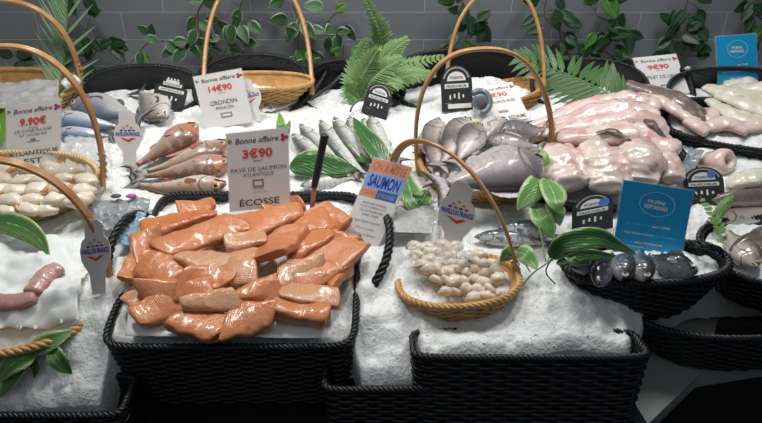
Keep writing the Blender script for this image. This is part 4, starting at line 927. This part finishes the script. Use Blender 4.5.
for st, ll, n in [([Y(362, 98, 1.82), Y(378, 60, 1.86), Y(380, 30, 1.86), Y(364, -4, 1.82)], .050, 34), ([Y(366, 98, 1.82), Y(380, 78, 1.85), Y(400, 66, 1.86), Y(446, 56, 1.88)], .050, 30),
                  ([Y(364, 98, 1.80), Y(385, 82, 1.80), Y(408, 74, 1.80), Y(436, 74, 1.80)], .048, 28), ([Y(364, 98, 1.81), Y(366, 76, 1.82), Y(385, 55, 1.82), Y(408, 38, 1.82)], .055, 30),
                  ([Y(362, 100, 1.79), Y(358, 84, 1.79), Y(366, 66, 1.79), Y(378, 48, 1.78)], .05, 28), ([Y(366, 100, 1.78), Y(376, 92, 1.77), Y(388, 82, 1.76), Y(402, 84, 1.75)], .045, 22), ([Y(360, 98, 1.82), Y(352, 84, 1.84), Y(356, 66, 1.86), Y(368, 36, 1.87)], .05, 26), ([Y(360, 100, 1.79), Y(352, 94, 1.78), Y(350, 82, 1.78)], .04, 16),
                  ([Y(362, 98, 1.79), Y(370, 80, 1.78), Y(386, 66, 1.78), Y(402, 58, 1.78)], .05, 26)]:
    frond(None, None, st, ll, n, LM_FERN, .0015, parent=fr, leafw=.0055, ang=68, droop=.15)
mk('twig', *tube(catmull([on_ice(350, 112, .01), on_ice(354, 104, .03), on_ice(364, 98, .04)], 10), .003, 6)[:2], M_TWIG, fr)
sp = empty('herb_sprig', on_ice(708, 250, 0)); tag(sp, 'feathery green herb sprig lying over the hake at right', 'herb')
for st in [[on_ice(718, 258, .06), on_ice(722, 236, .08), on_ice(714, 216, .09), on_ice(700, 196, .09)], [on_ice(716, 222, .08), on_ice(722, 208, .09), on_ice(734, 196, .09)]]:
    frond(None, None, st, .022, 12, LM_FERN, .0012, parent=sp, leafw=.0045, ang=55, shape='oval')
big_leaf('small lime leaf standing behind the 3€90 card', [(282, 134, .02), (281, 124, .05), (279, 112, .06)], 10, LM_LIME, up=(0, -1, .3))
big_leaf('green leaf sprig tip beside the first lime leaf behind the 3€90 card', [(286, 136, .02), (288, 128, .04), (290, 120, .045)], 6, LM_POTD, up=(0, -1, .3), stem=False)

# ivy garlands on the wall
def ivy(label, pts, m1, m2, n, size, spread=.05, seed=0, var=.25, name='ivy_garland'):
    R_ = random.Random(seed); P = [at_y(a, b, YW - .02 - R_.uniform(0, .02)) for a, b in pts]; C = catmull(P, 50); root = empty(name, C[-1]); tag(root, label, 'ivy garland', 'artificial ivy on the tiled wall')
    mk('vine_stem', *tube(C, .0022, 5)[:2], M_TWIG, root); a_, b_ = MB(), MB()
    for k in range(n):
        i = int((k + .5) / n * 49); p = C[i]; an = R_.uniform(-1, 1) * 1.2 + (PI if k % 2 else 0); L_ = size * R_.uniform(.8, 1.2); off = R_.uniform(.1, 1) * spread
        st = p + np.array([math.cos(an) * off, -R_.uniform(.0, .02), math.sin(an) * off]); d = unit([math.cos(an) + R_.uniform(-.6, .6), -R_.uniform(0, .5), math.sin(an) + R_.uniform(-.9, .3)])
        (a_ if R_.random() > var else b_).add(*leafgeo([st + d * L_ * q + np.array([0, 0, -.12 * L_]) * q * q for q in np.linspace(0, 1, 9)], L_ * .33, [R_.uniform(-.5, .5), -1, R_.uniform(-.3, .8)], 'oval', .25))
        a_.add(*tube([p, (p + st) / 2 + [0, 0, .004], st], .0009, 4))
    a_.build('leaves', m1, root)
    if b_.n: b_.build('bright_leaves', m2, root)
VAR = (LM_VAR, LM_POTD)
ivy('variegated ivy sweeping up from the low oval basket at left', [(132, 62), (150, 42), (175, 42), (200, 38), (198, 12), (212, -4)], LM_VAR, LM_MID, 22, .056, .035, 1, .08)
ivy('variegated ivy hanging inside the back cane handle', [(244, -6), (236, 20), (230, 40), (222, 60), (220, 72)], LM_VAR, LM_MID, 26, .054, .06, 2, .1)
ivy('variegated ivy right of the back cane handle', [(292, 2), (300, 26), (298, 48), (316, 66), (322, 82)], LM_VAR, LM_MID, 18, .062, .055, 3, .15)
ivy('short variegated ivy strand left of the tall fern', [(340, 10), (328, 24), (342, 42), (344, 70)], LM_VAR, LM_MID, 12, .062, .05, 4, .15)
ivy('dark plain ivy hanging behind the narrow frond at back left', [(72, -8), (78, 20), (96, 40), (92, 58), (70, 66), (40, 62), (0, 52)], LM_DARK, LM_MID, 34, .062, .07, 5, .1)
ivy('dark plain ivy inside the rust basket handle', [(458, -8), (470, 20), (466, 44), (478, 60)], LM_DARK, LM_MID, 20, .060, .06, 6, .15)
ivy('dark plain ivy just right of the rust basket handle', [(548, -8), (545, 16), (560, 34), (552, 58), (540, 66)], LM_DARK, LM_MID, 22, .062, .06, 7, .15)
ivy('dark ivy with bright leaves above the palm frond', [(600, -8), (596, 14), (622, 30), (600, 44), (616, 60)], LM_DARK, LM_MID, 22, .068, .06, 8, .35)
ivy('dark ivy hanging above the 9€90 card', [(690, -8), (682, 20), (672, 38), (682, 60), (676, 72)], LM_DARK, LM_MID, 28, .062, .06, 9, .15)
ivy('dark ivy at the far right corner above the blue card', [(762, -8), (752, 10), (768, 26), (758, 44)], LM_DARK, LM_MID, 14, .062, .05, 10, .2)
ivy('dark ivy low on the wall left of the 9€90 card', [(560, 58), (580, 54), (600, 62), (628, 62)], LM_DARK, LM_MID, 16, .058, .05, 11, .05)

# ------------------------------------------------------------------ signs
_txt = {}
def textmesh(s, bold=0):
    key = (s, bold)
    if key not in _txt:
        cu = bpy.data.curves.new('t', 'FONT'); cu.body = s; cu.size = 1; cu.offset = bold; cu.resolution_u = 3
        ob = bpy.data.objects.new('t', cu); COL.objects.link(ob); bpy.context.view_layer.update()
        me = ob.evaluated_get(bpy.context.evaluated_depsgraph_get()).to_mesh()
        V = np.array([v.co[:] for v in me.vertices]); Fc = [list(p.vertices) for p in me.polygons]
        bpy.data.objects.remove(ob); bpy.data.curves.remove(cu)
        V[:, 0] = (V[:, 0] - V[:, 0].min()) / (np.ptp(V[:, 0]) + 1e-9); V[:, 1] = (V[:, 1] - V[:, 1].min()) / (np.ptp(V[:, 1]) + 1e-9)
        _txt[key] = (V[:, :2], Fc)
    return _txt[key]
class Card:
    """flat card with its bottom-left, bottom-right and top-left corners; all print is laid on its face"""
    def __init__(s, BL, BR, TL, label, m, outline=None, th=.0012, name='price_card', cat='sign', group=None, acrylic=True):
        s.O, s.X, s.Y = map(lambda v: np.array(v, float), (BL, BR - BL, TL - BL)); s.N = unit(np.cross(s.X, s.Y)); s.k = 0
        s.root = empty(name, s.P(.5, 0, 0)); tag(s.root, label, cat, group)
        ol = outline or [(0, 0), (1, 0), (1, 1), (0, 1)]
        s.slab(ol, m, -th, 0, 'card')
        if acrylic:
            s.slab([(-.02, -.14), (1.02, -.14), (1.02, 1.015), (-.02, 1.015)], M_ACRYL, -th - .0022, -th - .0006, 'clear_holder')
    def P(s, u, v, z=0): return s.O + s.X * u + s.Y * v + s.N * z
    def slab(s, ol, m, z0, z1, nm, parent=None):
        n = len(ol); V = [s.P(u, v, z0) for u, v in ol] + [s.P(u, v, z1) for u, v in ol]
        Fc = [list(range(n))[::-1], [n + i for i in range(n)]] + [[i, (i + 1) % n, n + (i + 1) % n, n + i] for i in range(n)]
        return mk(nm, V, Fc, m, parent or s.root, smooth=False)
    def poly(s, ol, m, nm='printed_mark'):
        s.k += 1; return s.slab(ol, m, .00015, .0003 + .00004 * s.k, nm)
    def rect(s, u0, v0, u1, v1, m, nm='printed_band'): return s.poly([(u0, v0), (u1, v0), (u1, v1), (u0, v1)], m, nm)
    def ell(s, u, v, a, b, m, nm='printed_mark', t0=0, t1=2 * PI, n=28, hole=0):
        t = np.linspace(t0, t1, n, endpoint=abs(t1 - t0) < 6.2); o = [(u + a * math.cos(q), v + b * math.sin(q)) for q in t]
        if not hole: return s.poly(o, m, nm)
        s.k += 1; z = .0003 + .00004 * s.k; V = [s.P(x, y, z) for x, y in o] + [s.P(u + (x - u) * hole, v + (y - v) * hole, z) for x, y in o]; n = len(o)
        cl = abs(t1 - t0) >= 6.2
        return mk(nm, V, [[i, (i + 1) % n, n + (i + 1) % n, n + i] for i in range(n if cl else n - 1)], m, s.root, smooth=False)
    def text(s, t, u0, v0, u1, v1, m=None, bold=0, shear=0, slope=0, nm='lettering'):
        s.k += 1; z = .0004 + .00005 * s.k; V, Fc = textmesh(t, bold)
        return mk(nm, [s.P(u0 + (u1 - u0) * x + shear * y * (v1 - v0), v0 + (v1 - v0) * y + slope * x, z) for x, y in V], Fc, m or M_INK, s.root, smooth=False)
def card(bl, br, tl, label, m, lean=.05, hb=0.0, **k):
    BL = on_ice(bl[0], bl[1], hb); BR0 = on_ice(br[0], br[1], hb); 
    # both lower corners stand at one depth unless the card is turned
    Yk = k.pop('Y', None); Yb = (BL[1] + BR0[1]) / 2 - .006 + k.pop('dy', 0); turn = k.pop('turn', 0)
    BL = at_y(bl[0], bl[1], Yb - turn); BR = at_y(br[0], br[1], Yb + turn); TL = at_y(tl[0], tl[1], Yb - turn + lean)
    return Card(BL, BR, TL, label, m, **k)
def flower(c, u, v, m, r=.035):
    for a in range(3): c.ell(u + r * .8 * math.cos(a * 2.1), v + r * .6 * math.sin(a * 2.1), r * .7, r * .5, m, 'printed_flower', n=10)
def price(c, price_t, lines, foot=True, top='Bonne affaire'):
    c.text(top, .14, .855, .84, .925, M_INK, .008, shear=.25); flower(c, .05, .90, M_GREENP, .028); flower(c, .93, .885, M_PLUM, .045)
    c.text(price_t, .25, .665, .74, .785, M_RED, .03)
    c.rect(.42, .628, .58, .634, M_GREY)
    for t, v, hgt, w, b in lines: c.text(t, .5 - w / 2, v, .5 + w / 2, v + hgt, M_INK, b)
# 3€90
c = card((230, 212), (290, 206), (226, 134), 'white price card reading 3€90 for Atlantic salmon steaks, Écosse', M_CARD, lean=.05, dy=-.075, Y=1.34)
price(c, '3€90', [('PAVÉ DE SAUMON', .50, .062, .90, .0), ('ATLANTIQUE', .425, .05, .50, 0), ('ÉCOSSE', .055, .105, .66, .012)])
c.rect(.40, .285, .58, .39, M_GREY, 'printed_emblem'); c.rect(.43, .31, .55, .365, M_CARD, 'printed_emblem'); c.text('PÊCHÉ EN', .40, .215, .62, .24, M_GREY)
# 14€90
c = card((206, 130), (253, 122), (193, 77), 'white price card reading 14€90 for red gurnard', M_CARD, lean=.05, Y=1.60)
price(c, '14€90', [('GRONDIN', .42, .08, .56, 0), ('POULON', .33, .055, .36, 0)])
c.rect(.38, .17, .62, .26, M_GREY, 'printed_emblem'); c.rect(.41, .195, .59, .235, M_CARD, 'printed_emblem')
# 9.90
c = card((7, 172), (60, 165), (6, 106), 'white price card reading 9.90€ standing in the scallop basket', M_CARD, lean=.04, Y=1.52)
price(c, '9.90€', [('DE COQUILLAGE', .56, .05, .68, 0), ('ST JACQUES', .495, .045, .50, 0), ('ATLANTIQUE', .205, .08, .92, .012), ('EST', .08, .085, .34, .012)])
c.rect(.38, .42, .62, .43, M_GREY); c.ell(.5, .45, .05, .018, M_GREY)
# 1€90 back
c = card((490, 124), (530, 118), (473, 88), 'white price card lying back on the ice behind the bream', M_CARD, lean=.09, Y=1.66)
price(c, '1€90', [('DE SAUMON ROSE', .50, .07, .72, 0)]); c.text('ROYAUME', .52, .05, .94, .14, M_INK, .01); c.rect(.34, .24, .58, .30, M_GREY, 'printed_emblem')
# 9€90
c = card((647, 97), (690, 93), (633, 58), 'white price card reading 9€90 leaning behind the brown skinned fish', M_CARD, lean=.07, Y=1.93)
price(c, '9€90', [('FILET DE LIEU', .43, .08, .66, 0)]); c.rect(.40, .14, .58, .27, M_GREY, 'printed_emblem'); c.rect(.44, .18, .54, .23, M_CARD, 'printed_emblem')
# blue cards
def blue(c):
    c.ell(.52, .75, .26, .165, mat('pale blue print', (.25, .62, .82), rough=.5), 'printed_ring', hole=.93, n=40)
    c.text('FILIÈRE', .38, .76, .64, .815, M_CHALK, .03, slope=-.01); c.text('RESPONSABLE', .34, .685, .68, .74, M_CHALK, .03, slope=-.01)
    lt = mat('pale blue print', (.25, .62, .82))
    c.text('Des poissons nourris', .14, .44, .48, .465, lt); c.text('sans OGM', .50, .435, .76, .47, M_CHALK, .02)
    c.text('Sans farine animale', .12, .315, .55, .35, M_CHALK, .02); c.text('ni huile', .57, .315, .86, .345, lt)
    c.text('Élevés', .14, .20, .27, .225, lt); c.text('sans traitement', .29, .195, .70, .23, M_CHALK, .02); c.text('antibiotique', .14, .135, .42, .165, M_CHALK, .02)
c = card((612, 254), (680, 264), (624, 180), 'bright blue information card standing in the oval basket of fish heads', M_CYAN, lean=.045, dy=-.065, Y=1.16, turn=-.0); blue(c)
c = card((719, 90), (758, 87), (716, 37), 'bright blue information card at the back right by the wall', M_CYAN, lean=.03, dy=-.12, Y=1.98); blue(c)
# recipe card
c = card((340, 238), (378, 248), (374, 158), 'pink and blue recipe card reading SAUMON leaning beside the knife', M_CARD, lean=.09, Y=1.20, turn=-.008)
c.rect(0, .84, 1, 1, M_PEACH); c.text('ON A MIS LE', .08, .865, .93, .97, mat('brick print', (.55, .16, .11)), .01)
c.rect(0, .65, 1, .84, M_LBLUE); c.text('SAUMON', .10, .67, .90, .82, M_BLUEP, .035)
c.rect(0, .55, .42, .65, M_PEACH); c.text('AU SOMMET', .03, .575, .40, .63, mat('brick print', (.5, .1, .1))); c.rect(.42, .55, .95, .65, M_NAVY); c.text("D'ÉCOSSE", .47, .57, .90, .63, M_LBLUE, .01)
for i, (t, v, w) in enumerate([('dont la chair est tendre', .47, .62), ('élevé en pleine mer', .425, .66), ('au nord des îles', .38, .58), ('avec soin', .335, .42), ('sans OGM ni additif', .25, .66), ('riche en oméga', .17, .48), ('à cuire ou à mariner', .10, .72)]):
    c.text(t, .48 - w / 2, v, .48 + w / 2, v + .028, mat('slate blue print', (.12, .14, .28)))
# flagged white cards
def flag(px_c, bl, br, tl, label, yy, lean=.03):
    w = [(.28, 0), (.24, .30), (.12, .38), (.02, .48), (0, .60), (.07, .72), (.20, .78), (.22, .93), (.36, 1.0), (.64, 1.0), (.80, .93), (.80, .78), (.93, .72), (1, .60), (.98, .48), (.88, .38), (.76, .30), (.72, 0)]
    c = card(bl, br, tl, label, M_CARD, lean=lean, Y=yy, outline=w, name='flag_marker', acrylic=False, group='white shaped markers with the fish shop emblem', th=.0015)
    c.text('PAVILLON FRANCE', .07, .555, .93, .625, M_BLUEP, .035)
    c.poly([(.22, .525), (.78, .525), (.52, .45)], M_RED, 'printed_chevron'); c.poly([(.32, .53), (.68, .53), (.50, .495)], M_CARD, 'printed_chevron')
    for u in (.36, .5, .64): c.ell(u, .70 + (.035 if u == .5 else 0), .045, .016, mat('ochre print', (.60, .32, .06)), 'printed_fish', n=12)
    for u in (.28, .43, .57, .72): c.ell(u, .655, .055, .014, M_PLUM if u in (.43, .72) else M_BLUEP, 'printed_fish', n=12)
    return c
flag(0, (84, 296), (114, 292), (77, 222), 'white shaped marker with emblem standing at left beside the salmon basket', on_ice(96, 290)[1], .035)
flag(0, (432, 252), (468, 262), (444, 176), 'white shaped marker with emblem behind the small whelk basket', on_ice(452, 252)[1], .04)
flag(0, (117, 168), (144, 168), (112, 110), 'white shaped marker with emblem on the ice left of the gurnards', 1.60, .04)
flag(0, (244, 126), (268, 118), (231, 84), 'white shaped marker tilted behind the 14€90 card', 1.64, .04)
# black boards
def board(bl, br, tl, label, yy, kind='arch', lean=.04, txt='FRAIS'):
    if kind == 'arch': w = [(0, 0), (1, 0), (1, .62)] + [(.5 + .5 * math.cos(t), .62 + .38 * math.sin(t)) for t in np.linspace(.2, PI - .2, 16)] + [(0, .62)]
    else: w = [(0, 0), (1, 0), (1, .66), (.86, .72), (.86, .86), (.74, .92), (.30, .92), (.2, .86), (.2, .72), (0, .66)] if kind == 'step' else None
    c = card(bl, br, tl, label, M_BOARD, lean=lean, Y=yy, outline=w, name='blackboard_sign', acrylic=False, group='small black origin signs', th=.002)
    if kind == 'arch':
        c.ell(.5, .66, .30, .20, M_CHALK, 'printed_emblem', 0, PI, 18); c.ell(.5, .66, .42, .30, mat('grey white print', (.4, .4, .4)), 'printed_arc', .2, PI - .2, 20, hole=.90)
        c.text('POISSON', .30, .70, .70, .76, M_BOARD, .02); c.rect(.12, .50, .88, .60, M_CHALK); c.text('FRAÎCHEUR', .18, .515, .82, .585, M_BOARD, .02)
    else:
        c.rect(.22, .70, .80, .80, M_CHALK); c.rect(.30, .80, .70, .88, M_CHALK); c.rect(.12, .52, .90, .62, M_CHALK); c.text('POISSONNERIE', .26, .72, .76, .78, M_BOARD, .01); c.text('ARTISANALE', .18, .54, .84, .60, M_BOARD, .01)
        for k in range(4): c.rect(.32 + .1 * k, .89, .37 + .1 * k, .94, M_CHALK)
    for k in range(4): c.rect(.26 + .14 * k, .26 + .03 * (k % 2), .31 + .14 * k, .36 + .02 * (k % 3), M_CHALK, 'printed_mark')
    c.rect(.12, .17, .30, .185, M_GREY); return c
board((151, 105), (183, 112), (158, 73), 'square black sign with white banners behind the pale grey bream', 1.83, 'step')
board((361, 112), (386, 120), (370, 80), 'tilted arched black sign in front of the fern', 1.78)
c = board((442, 112), (473, 110), (440, 66), 'arched black sign with a white strip standing behind the bream heap', 1.72); c.rect(.2, .06, .95, .16, M_CHALK)
c = board((572, 236), (613, 228), (572, 198), 'arched black sign with white bar between monkfish and oval basket', 1.30); c.ell(.78, .72, .13, .12, mat('mid blue print', (.08, .22, .6)), 'printed_dot')
c = board((686, 206), (726, 204), (682, 168), 'arched black sign with blue dot at right, beside the curled roll', 1.47); c.ell(.70, .80, .10, .10, mat('mid blue print', (.08, .22, .6)), 'printed_dot')

# ------------------------------------------------------------------ utensils, packaging, tools
# knife
a = on_plane(325, 134, .14); a = at_y(325, 134, 1.30); b = at_y(314, 188, 1.27); e = at_y(311, 222, 1.25); d = unit(b - a); sx = np.array([1, 0, 0.0]) - d * d[0]; sx = unit(sx); fn = np.cross(sx, d)
kn = empty('filleting_knife', e); tag(kn, 'black handled steel knife stuck upright in the ice behind the salmon', 'knife')
P = catmull([a, a + (b - a) * .12, a + (b - a) * .5, b], 26); r = np.interp(np.linspace(0, 1, 26), [0, .05, .15, .5, .85, 1], [.004, .0095, .0105, .0088, .0095, .007]); V, Fc, U = tube(P, r, 14, ref=sx, flat=1.0); mk('knife_handle', V, Fc, M_KNIFE, kn)
w = .006; V = []; 
for q, ww in ((0, 1), (.5, 1), (.9, .9), (1.3, .5)):
    c0 = b + (e - b) * q; V += [c0 - sx * w * ww, c0 + fn * .0008, c0 + sx * w * ww, c0 - fn * .0008]
Fc = [[4 * i + j, 4 * i + (j + 1) % 4, 4 * i + 4 + (j + 1) % 4, 4 * i + 4 + j] for i in range(3) for j in range(4)]; mk('knife_blade', V, Fc, M_STEEL, kn, smooth=False)
# grey scoop handle ring behind bream
c0 = at_y(480, 102, 1.70); t = np.linspace(-PI * .5, PI * .75, 26); s = mpp(c0); P = c0 + np.stack([np.cos(t) * 10 * s, 0.02 * np.sin(t), np.sin(t) * 9 * s], -1)
o = mk('scoop_handle', *tube(P, .009, 12)[:2], M_SHARE); tag(o, 'curved smoky grey plastic handle beside the arched black sign', 'handle')
o2 = mk('scoop_bowl', (ico(3)[0] * [.024, .012, .026]) + c0, ico(3)[1], M_SHARE, o)
# black wrapped handle ends with pale cores
def black_branch(label, pts, r, ball):
    P = catmull([at_y(*q) for q in pts], 50); root = empty('basket_handle_end', P[-1]); tag(root, label, 'basket handle', 'black wrapped handle ends')
    rope(P, r, 4, .03).build('wrapped_shaft', M_BLACKW, root); cc = P[0]; V0, F0 = ico(2)
    mk('bound_tip', V0 * [r * 1.9, r * 1.9, r * 1.5] + cc, F0, M_BLACKW, root); mk('pale_core', V0 * [r * .9, r * .5, r * .8] + cc - FW * r * 1.5, F0, mat('pale core', (.6, .6, .56)), root)
black_branch('black wrapped handle end with pale tip beside the 9€90 card', [(685, 70, 1.90), (690, 84, 1.88), (694, 104, 1.84)], .011, 1)
black_branch('black wrapped handle end with pale tip left of the fern', [(327, 67, 1.95), (322, 80, 1.92), (310, 100, 1.84)], .009, 1)
lo = at_y(330, 84, 1.98)
for i, (p0, p1, p2) in enumerate([((262, 98), (266, 104), (272, 110)), ((286, 96), (291, 102), (296, 107))]):
    P = catmull([at_y(p0[0], p0[1], 1.97), at_y(p1[0], p1[1], 1.92), on_ice(p2[0], p2[1], .005)], 16)
    o = mk('wicker_foot', *tube(P, .009, 8)[:2], mat('dark wicker foot', (.04, .035, .035), rough=.4), g_backmid[0])
# branches on the ice behind left of fern
o = mk('dark_twig', *tube(catmull([at_y(352, 62, 1.98), at_y(335, 82, 1.92), at_y(318, 94, 1.86), at_y(305, 104, 1.82)], 24), .006, 7)[:2], mat('charred twig', (.03, .03, .032))); tag(o, 'dark twig lying across the back basket left of the fern', 'twig')

# plastic packaging
M_GFILM = mat('grey printed film', (.30, .34, .37), rough=.15, alpha=.75, spec=.7, bump=.8, bscale=60)
o = sheet('film_bag', 'grey printed film bag between scallop basket and salmon', [(92, 232), (144, 230), (150, 198), (86, 202)], .03, M_GFILM, 'packaging', amp=.012, ns=24)
for px, m_, lb in ((116, mat('dark grey ring', (.06, .06, .06)), 'round_print'), (131, mat('magenta spot', (.55, .05, .32)), 'round_print')):
    p = on_plane(px, 196, .045); V0, F0 = ico(2); mk(lb, V0 * [.013, .009, .004] + p, F0, m_, o)
o = sheet('film_bag', 'light blue film bag corner at the left handle of the salmon basket', [(120, 246), (140, 240), (146, 214), (122, 216)], .035, mat('pale blue film', (.30, .50, .62), rough=.15, alpha=.8, bump=.5, bscale=40), 'packaging', amp=.01, ns=26)
sheet('film_bag', 'clear crinkled film wrapping the back of the scallop basket', [(68, 196), (104, 190), (104, 140), (66, 138)], .02, M_PLASTIC, 'packaging', amp=.018, ns=14)
sheet('clear_bag', 'translucent bag bulging in the back left basket', [(-10, 108), (58, 104), (60, 80), (-10, 82)], .08, mat('cloudy bag', (.42, .43, .42), rough=.25, alpha=.85, bump=.6, bscale=40, var=(.55, .56, .54)), 'packaging', amp=.014, ns=9)
sheet('clear_bag', 'clear film over the ice in front of the left price card', [(60, 180), (112, 176), (108, 130), (66, 128)], .012, M_PLASTIC, 'packaging', amp=.015, ns=13)
lump('ice_lump', [(64, 88, .07), (72, 82, .08), (78, 86, .07)], [5, 7, 5], M_ICE, 'white lump of ice in the tip of the back left wicker', 'ice', None)
# clear tray with label
o = sheet('clear_tray', 'clear plastic tray with a white label behind the whelk basket', [(388, 236), (436, 236), (440, 204), (392, 204)], .03, M_PLASTIC, 'packaging', amp=.004)
P = [on_plane(a, b, .042) for a, b in ((392, 232), (432, 233), (434, 206), (396, 205))]
mk('tray_label', P + [p - NRM * .001 for p in P], [[0, 1, 2, 3], [7, 6, 5, 4], [0, 4, 5, 1], [1, 5, 6, 2], [2, 6, 7, 3], [3, 7, 4, 0]], mat('label paper', (.55, .56, .54), rough=.4, var=(.38, .39, .38), vscale=120), o, smooth=False)
P = catmull([on_plane(a, b, .035) for a, b in ((386, 238), (388, 206), (394, 200), (438, 201), (444, 212), (446, 234))], 40); mk('tray_edge', *tube(P, .003, 6)[:2], mat('tray rim', (.7, .73, .72), alpha=.5, rough=.1), o)
sheet('film_bag', 'clear film bag laid over the back of the whelk meats', [(404, 268), (474, 262), (470, 242), (408, 246)], .045, M_PLASTIC, 'packaging', amp=.012, ns=24)
sheet('film_bag', 'grey film hanging on the right rim between the black sign and the roe', [(676, 176), (690, 178), (704, 152), (690, 148)], .05, M_GFILM, 'packaging', amp=.01, ns=24)

# ------------------------------------------------------------------ lights
def area(x, y, z, sx, sy, power, col=(1, 1, 1), tx=None, ty=None, tz=.8, spread=180):
    l = bpy.data.lights.new('ceiling_lamp', 'AREA'); l.shape = 'RECTANGLE'; l.size = sx; l.size_y = sy; l.energy = power; l.color = col; l.spread = math.radians(spread)
    o = bpy.data.objects.new('ceiling_lamp', l); COL.objects.link(o); o.location = (x, y, z)
    d = Vector(((tx if tx is not None else x) - x, (ty if ty is not None else y) - y, tz - z)); o.rotation_euler = d.to_track_quat('-Z', 'Y').to_euler()
area(-.75, 1.45, 2.55, .5, .18, 8.0, (1, .97, .92), tx=-.65, ty=1.50, spread=120)
area(.10, 1.5, 2.55, .5, .18, 5.6, (1, .98, .95), tx=.0, ty=1.60, spread=110)
area(.85, 1.5, 2.55, .5, .18, 5.4, (1, .99, .98), tx=.7, ty=1.60, spread=110)
area(0, -.2, 2.9, 2.5, 1.2, 5, (.93, .97, 1), tx=0, ty=1.6)
W_ = bpy.data.worlds.new('world'); SC.world = W_; W_.use_nodes = True; W_.node_tree.nodes['Background'].inputs[0].default_value = (.75, .85, 1, 1); W_.node_tree.nodes['Background'].inputs[1].default_value = .10
SC.view_settings.view_transform = 'Standard'; SC.view_settings.look = 'None'; SC.view_settings.gamma = 1; SC.view_settings.exposure = 0; SC.view_settings.use_curve_mapping = False
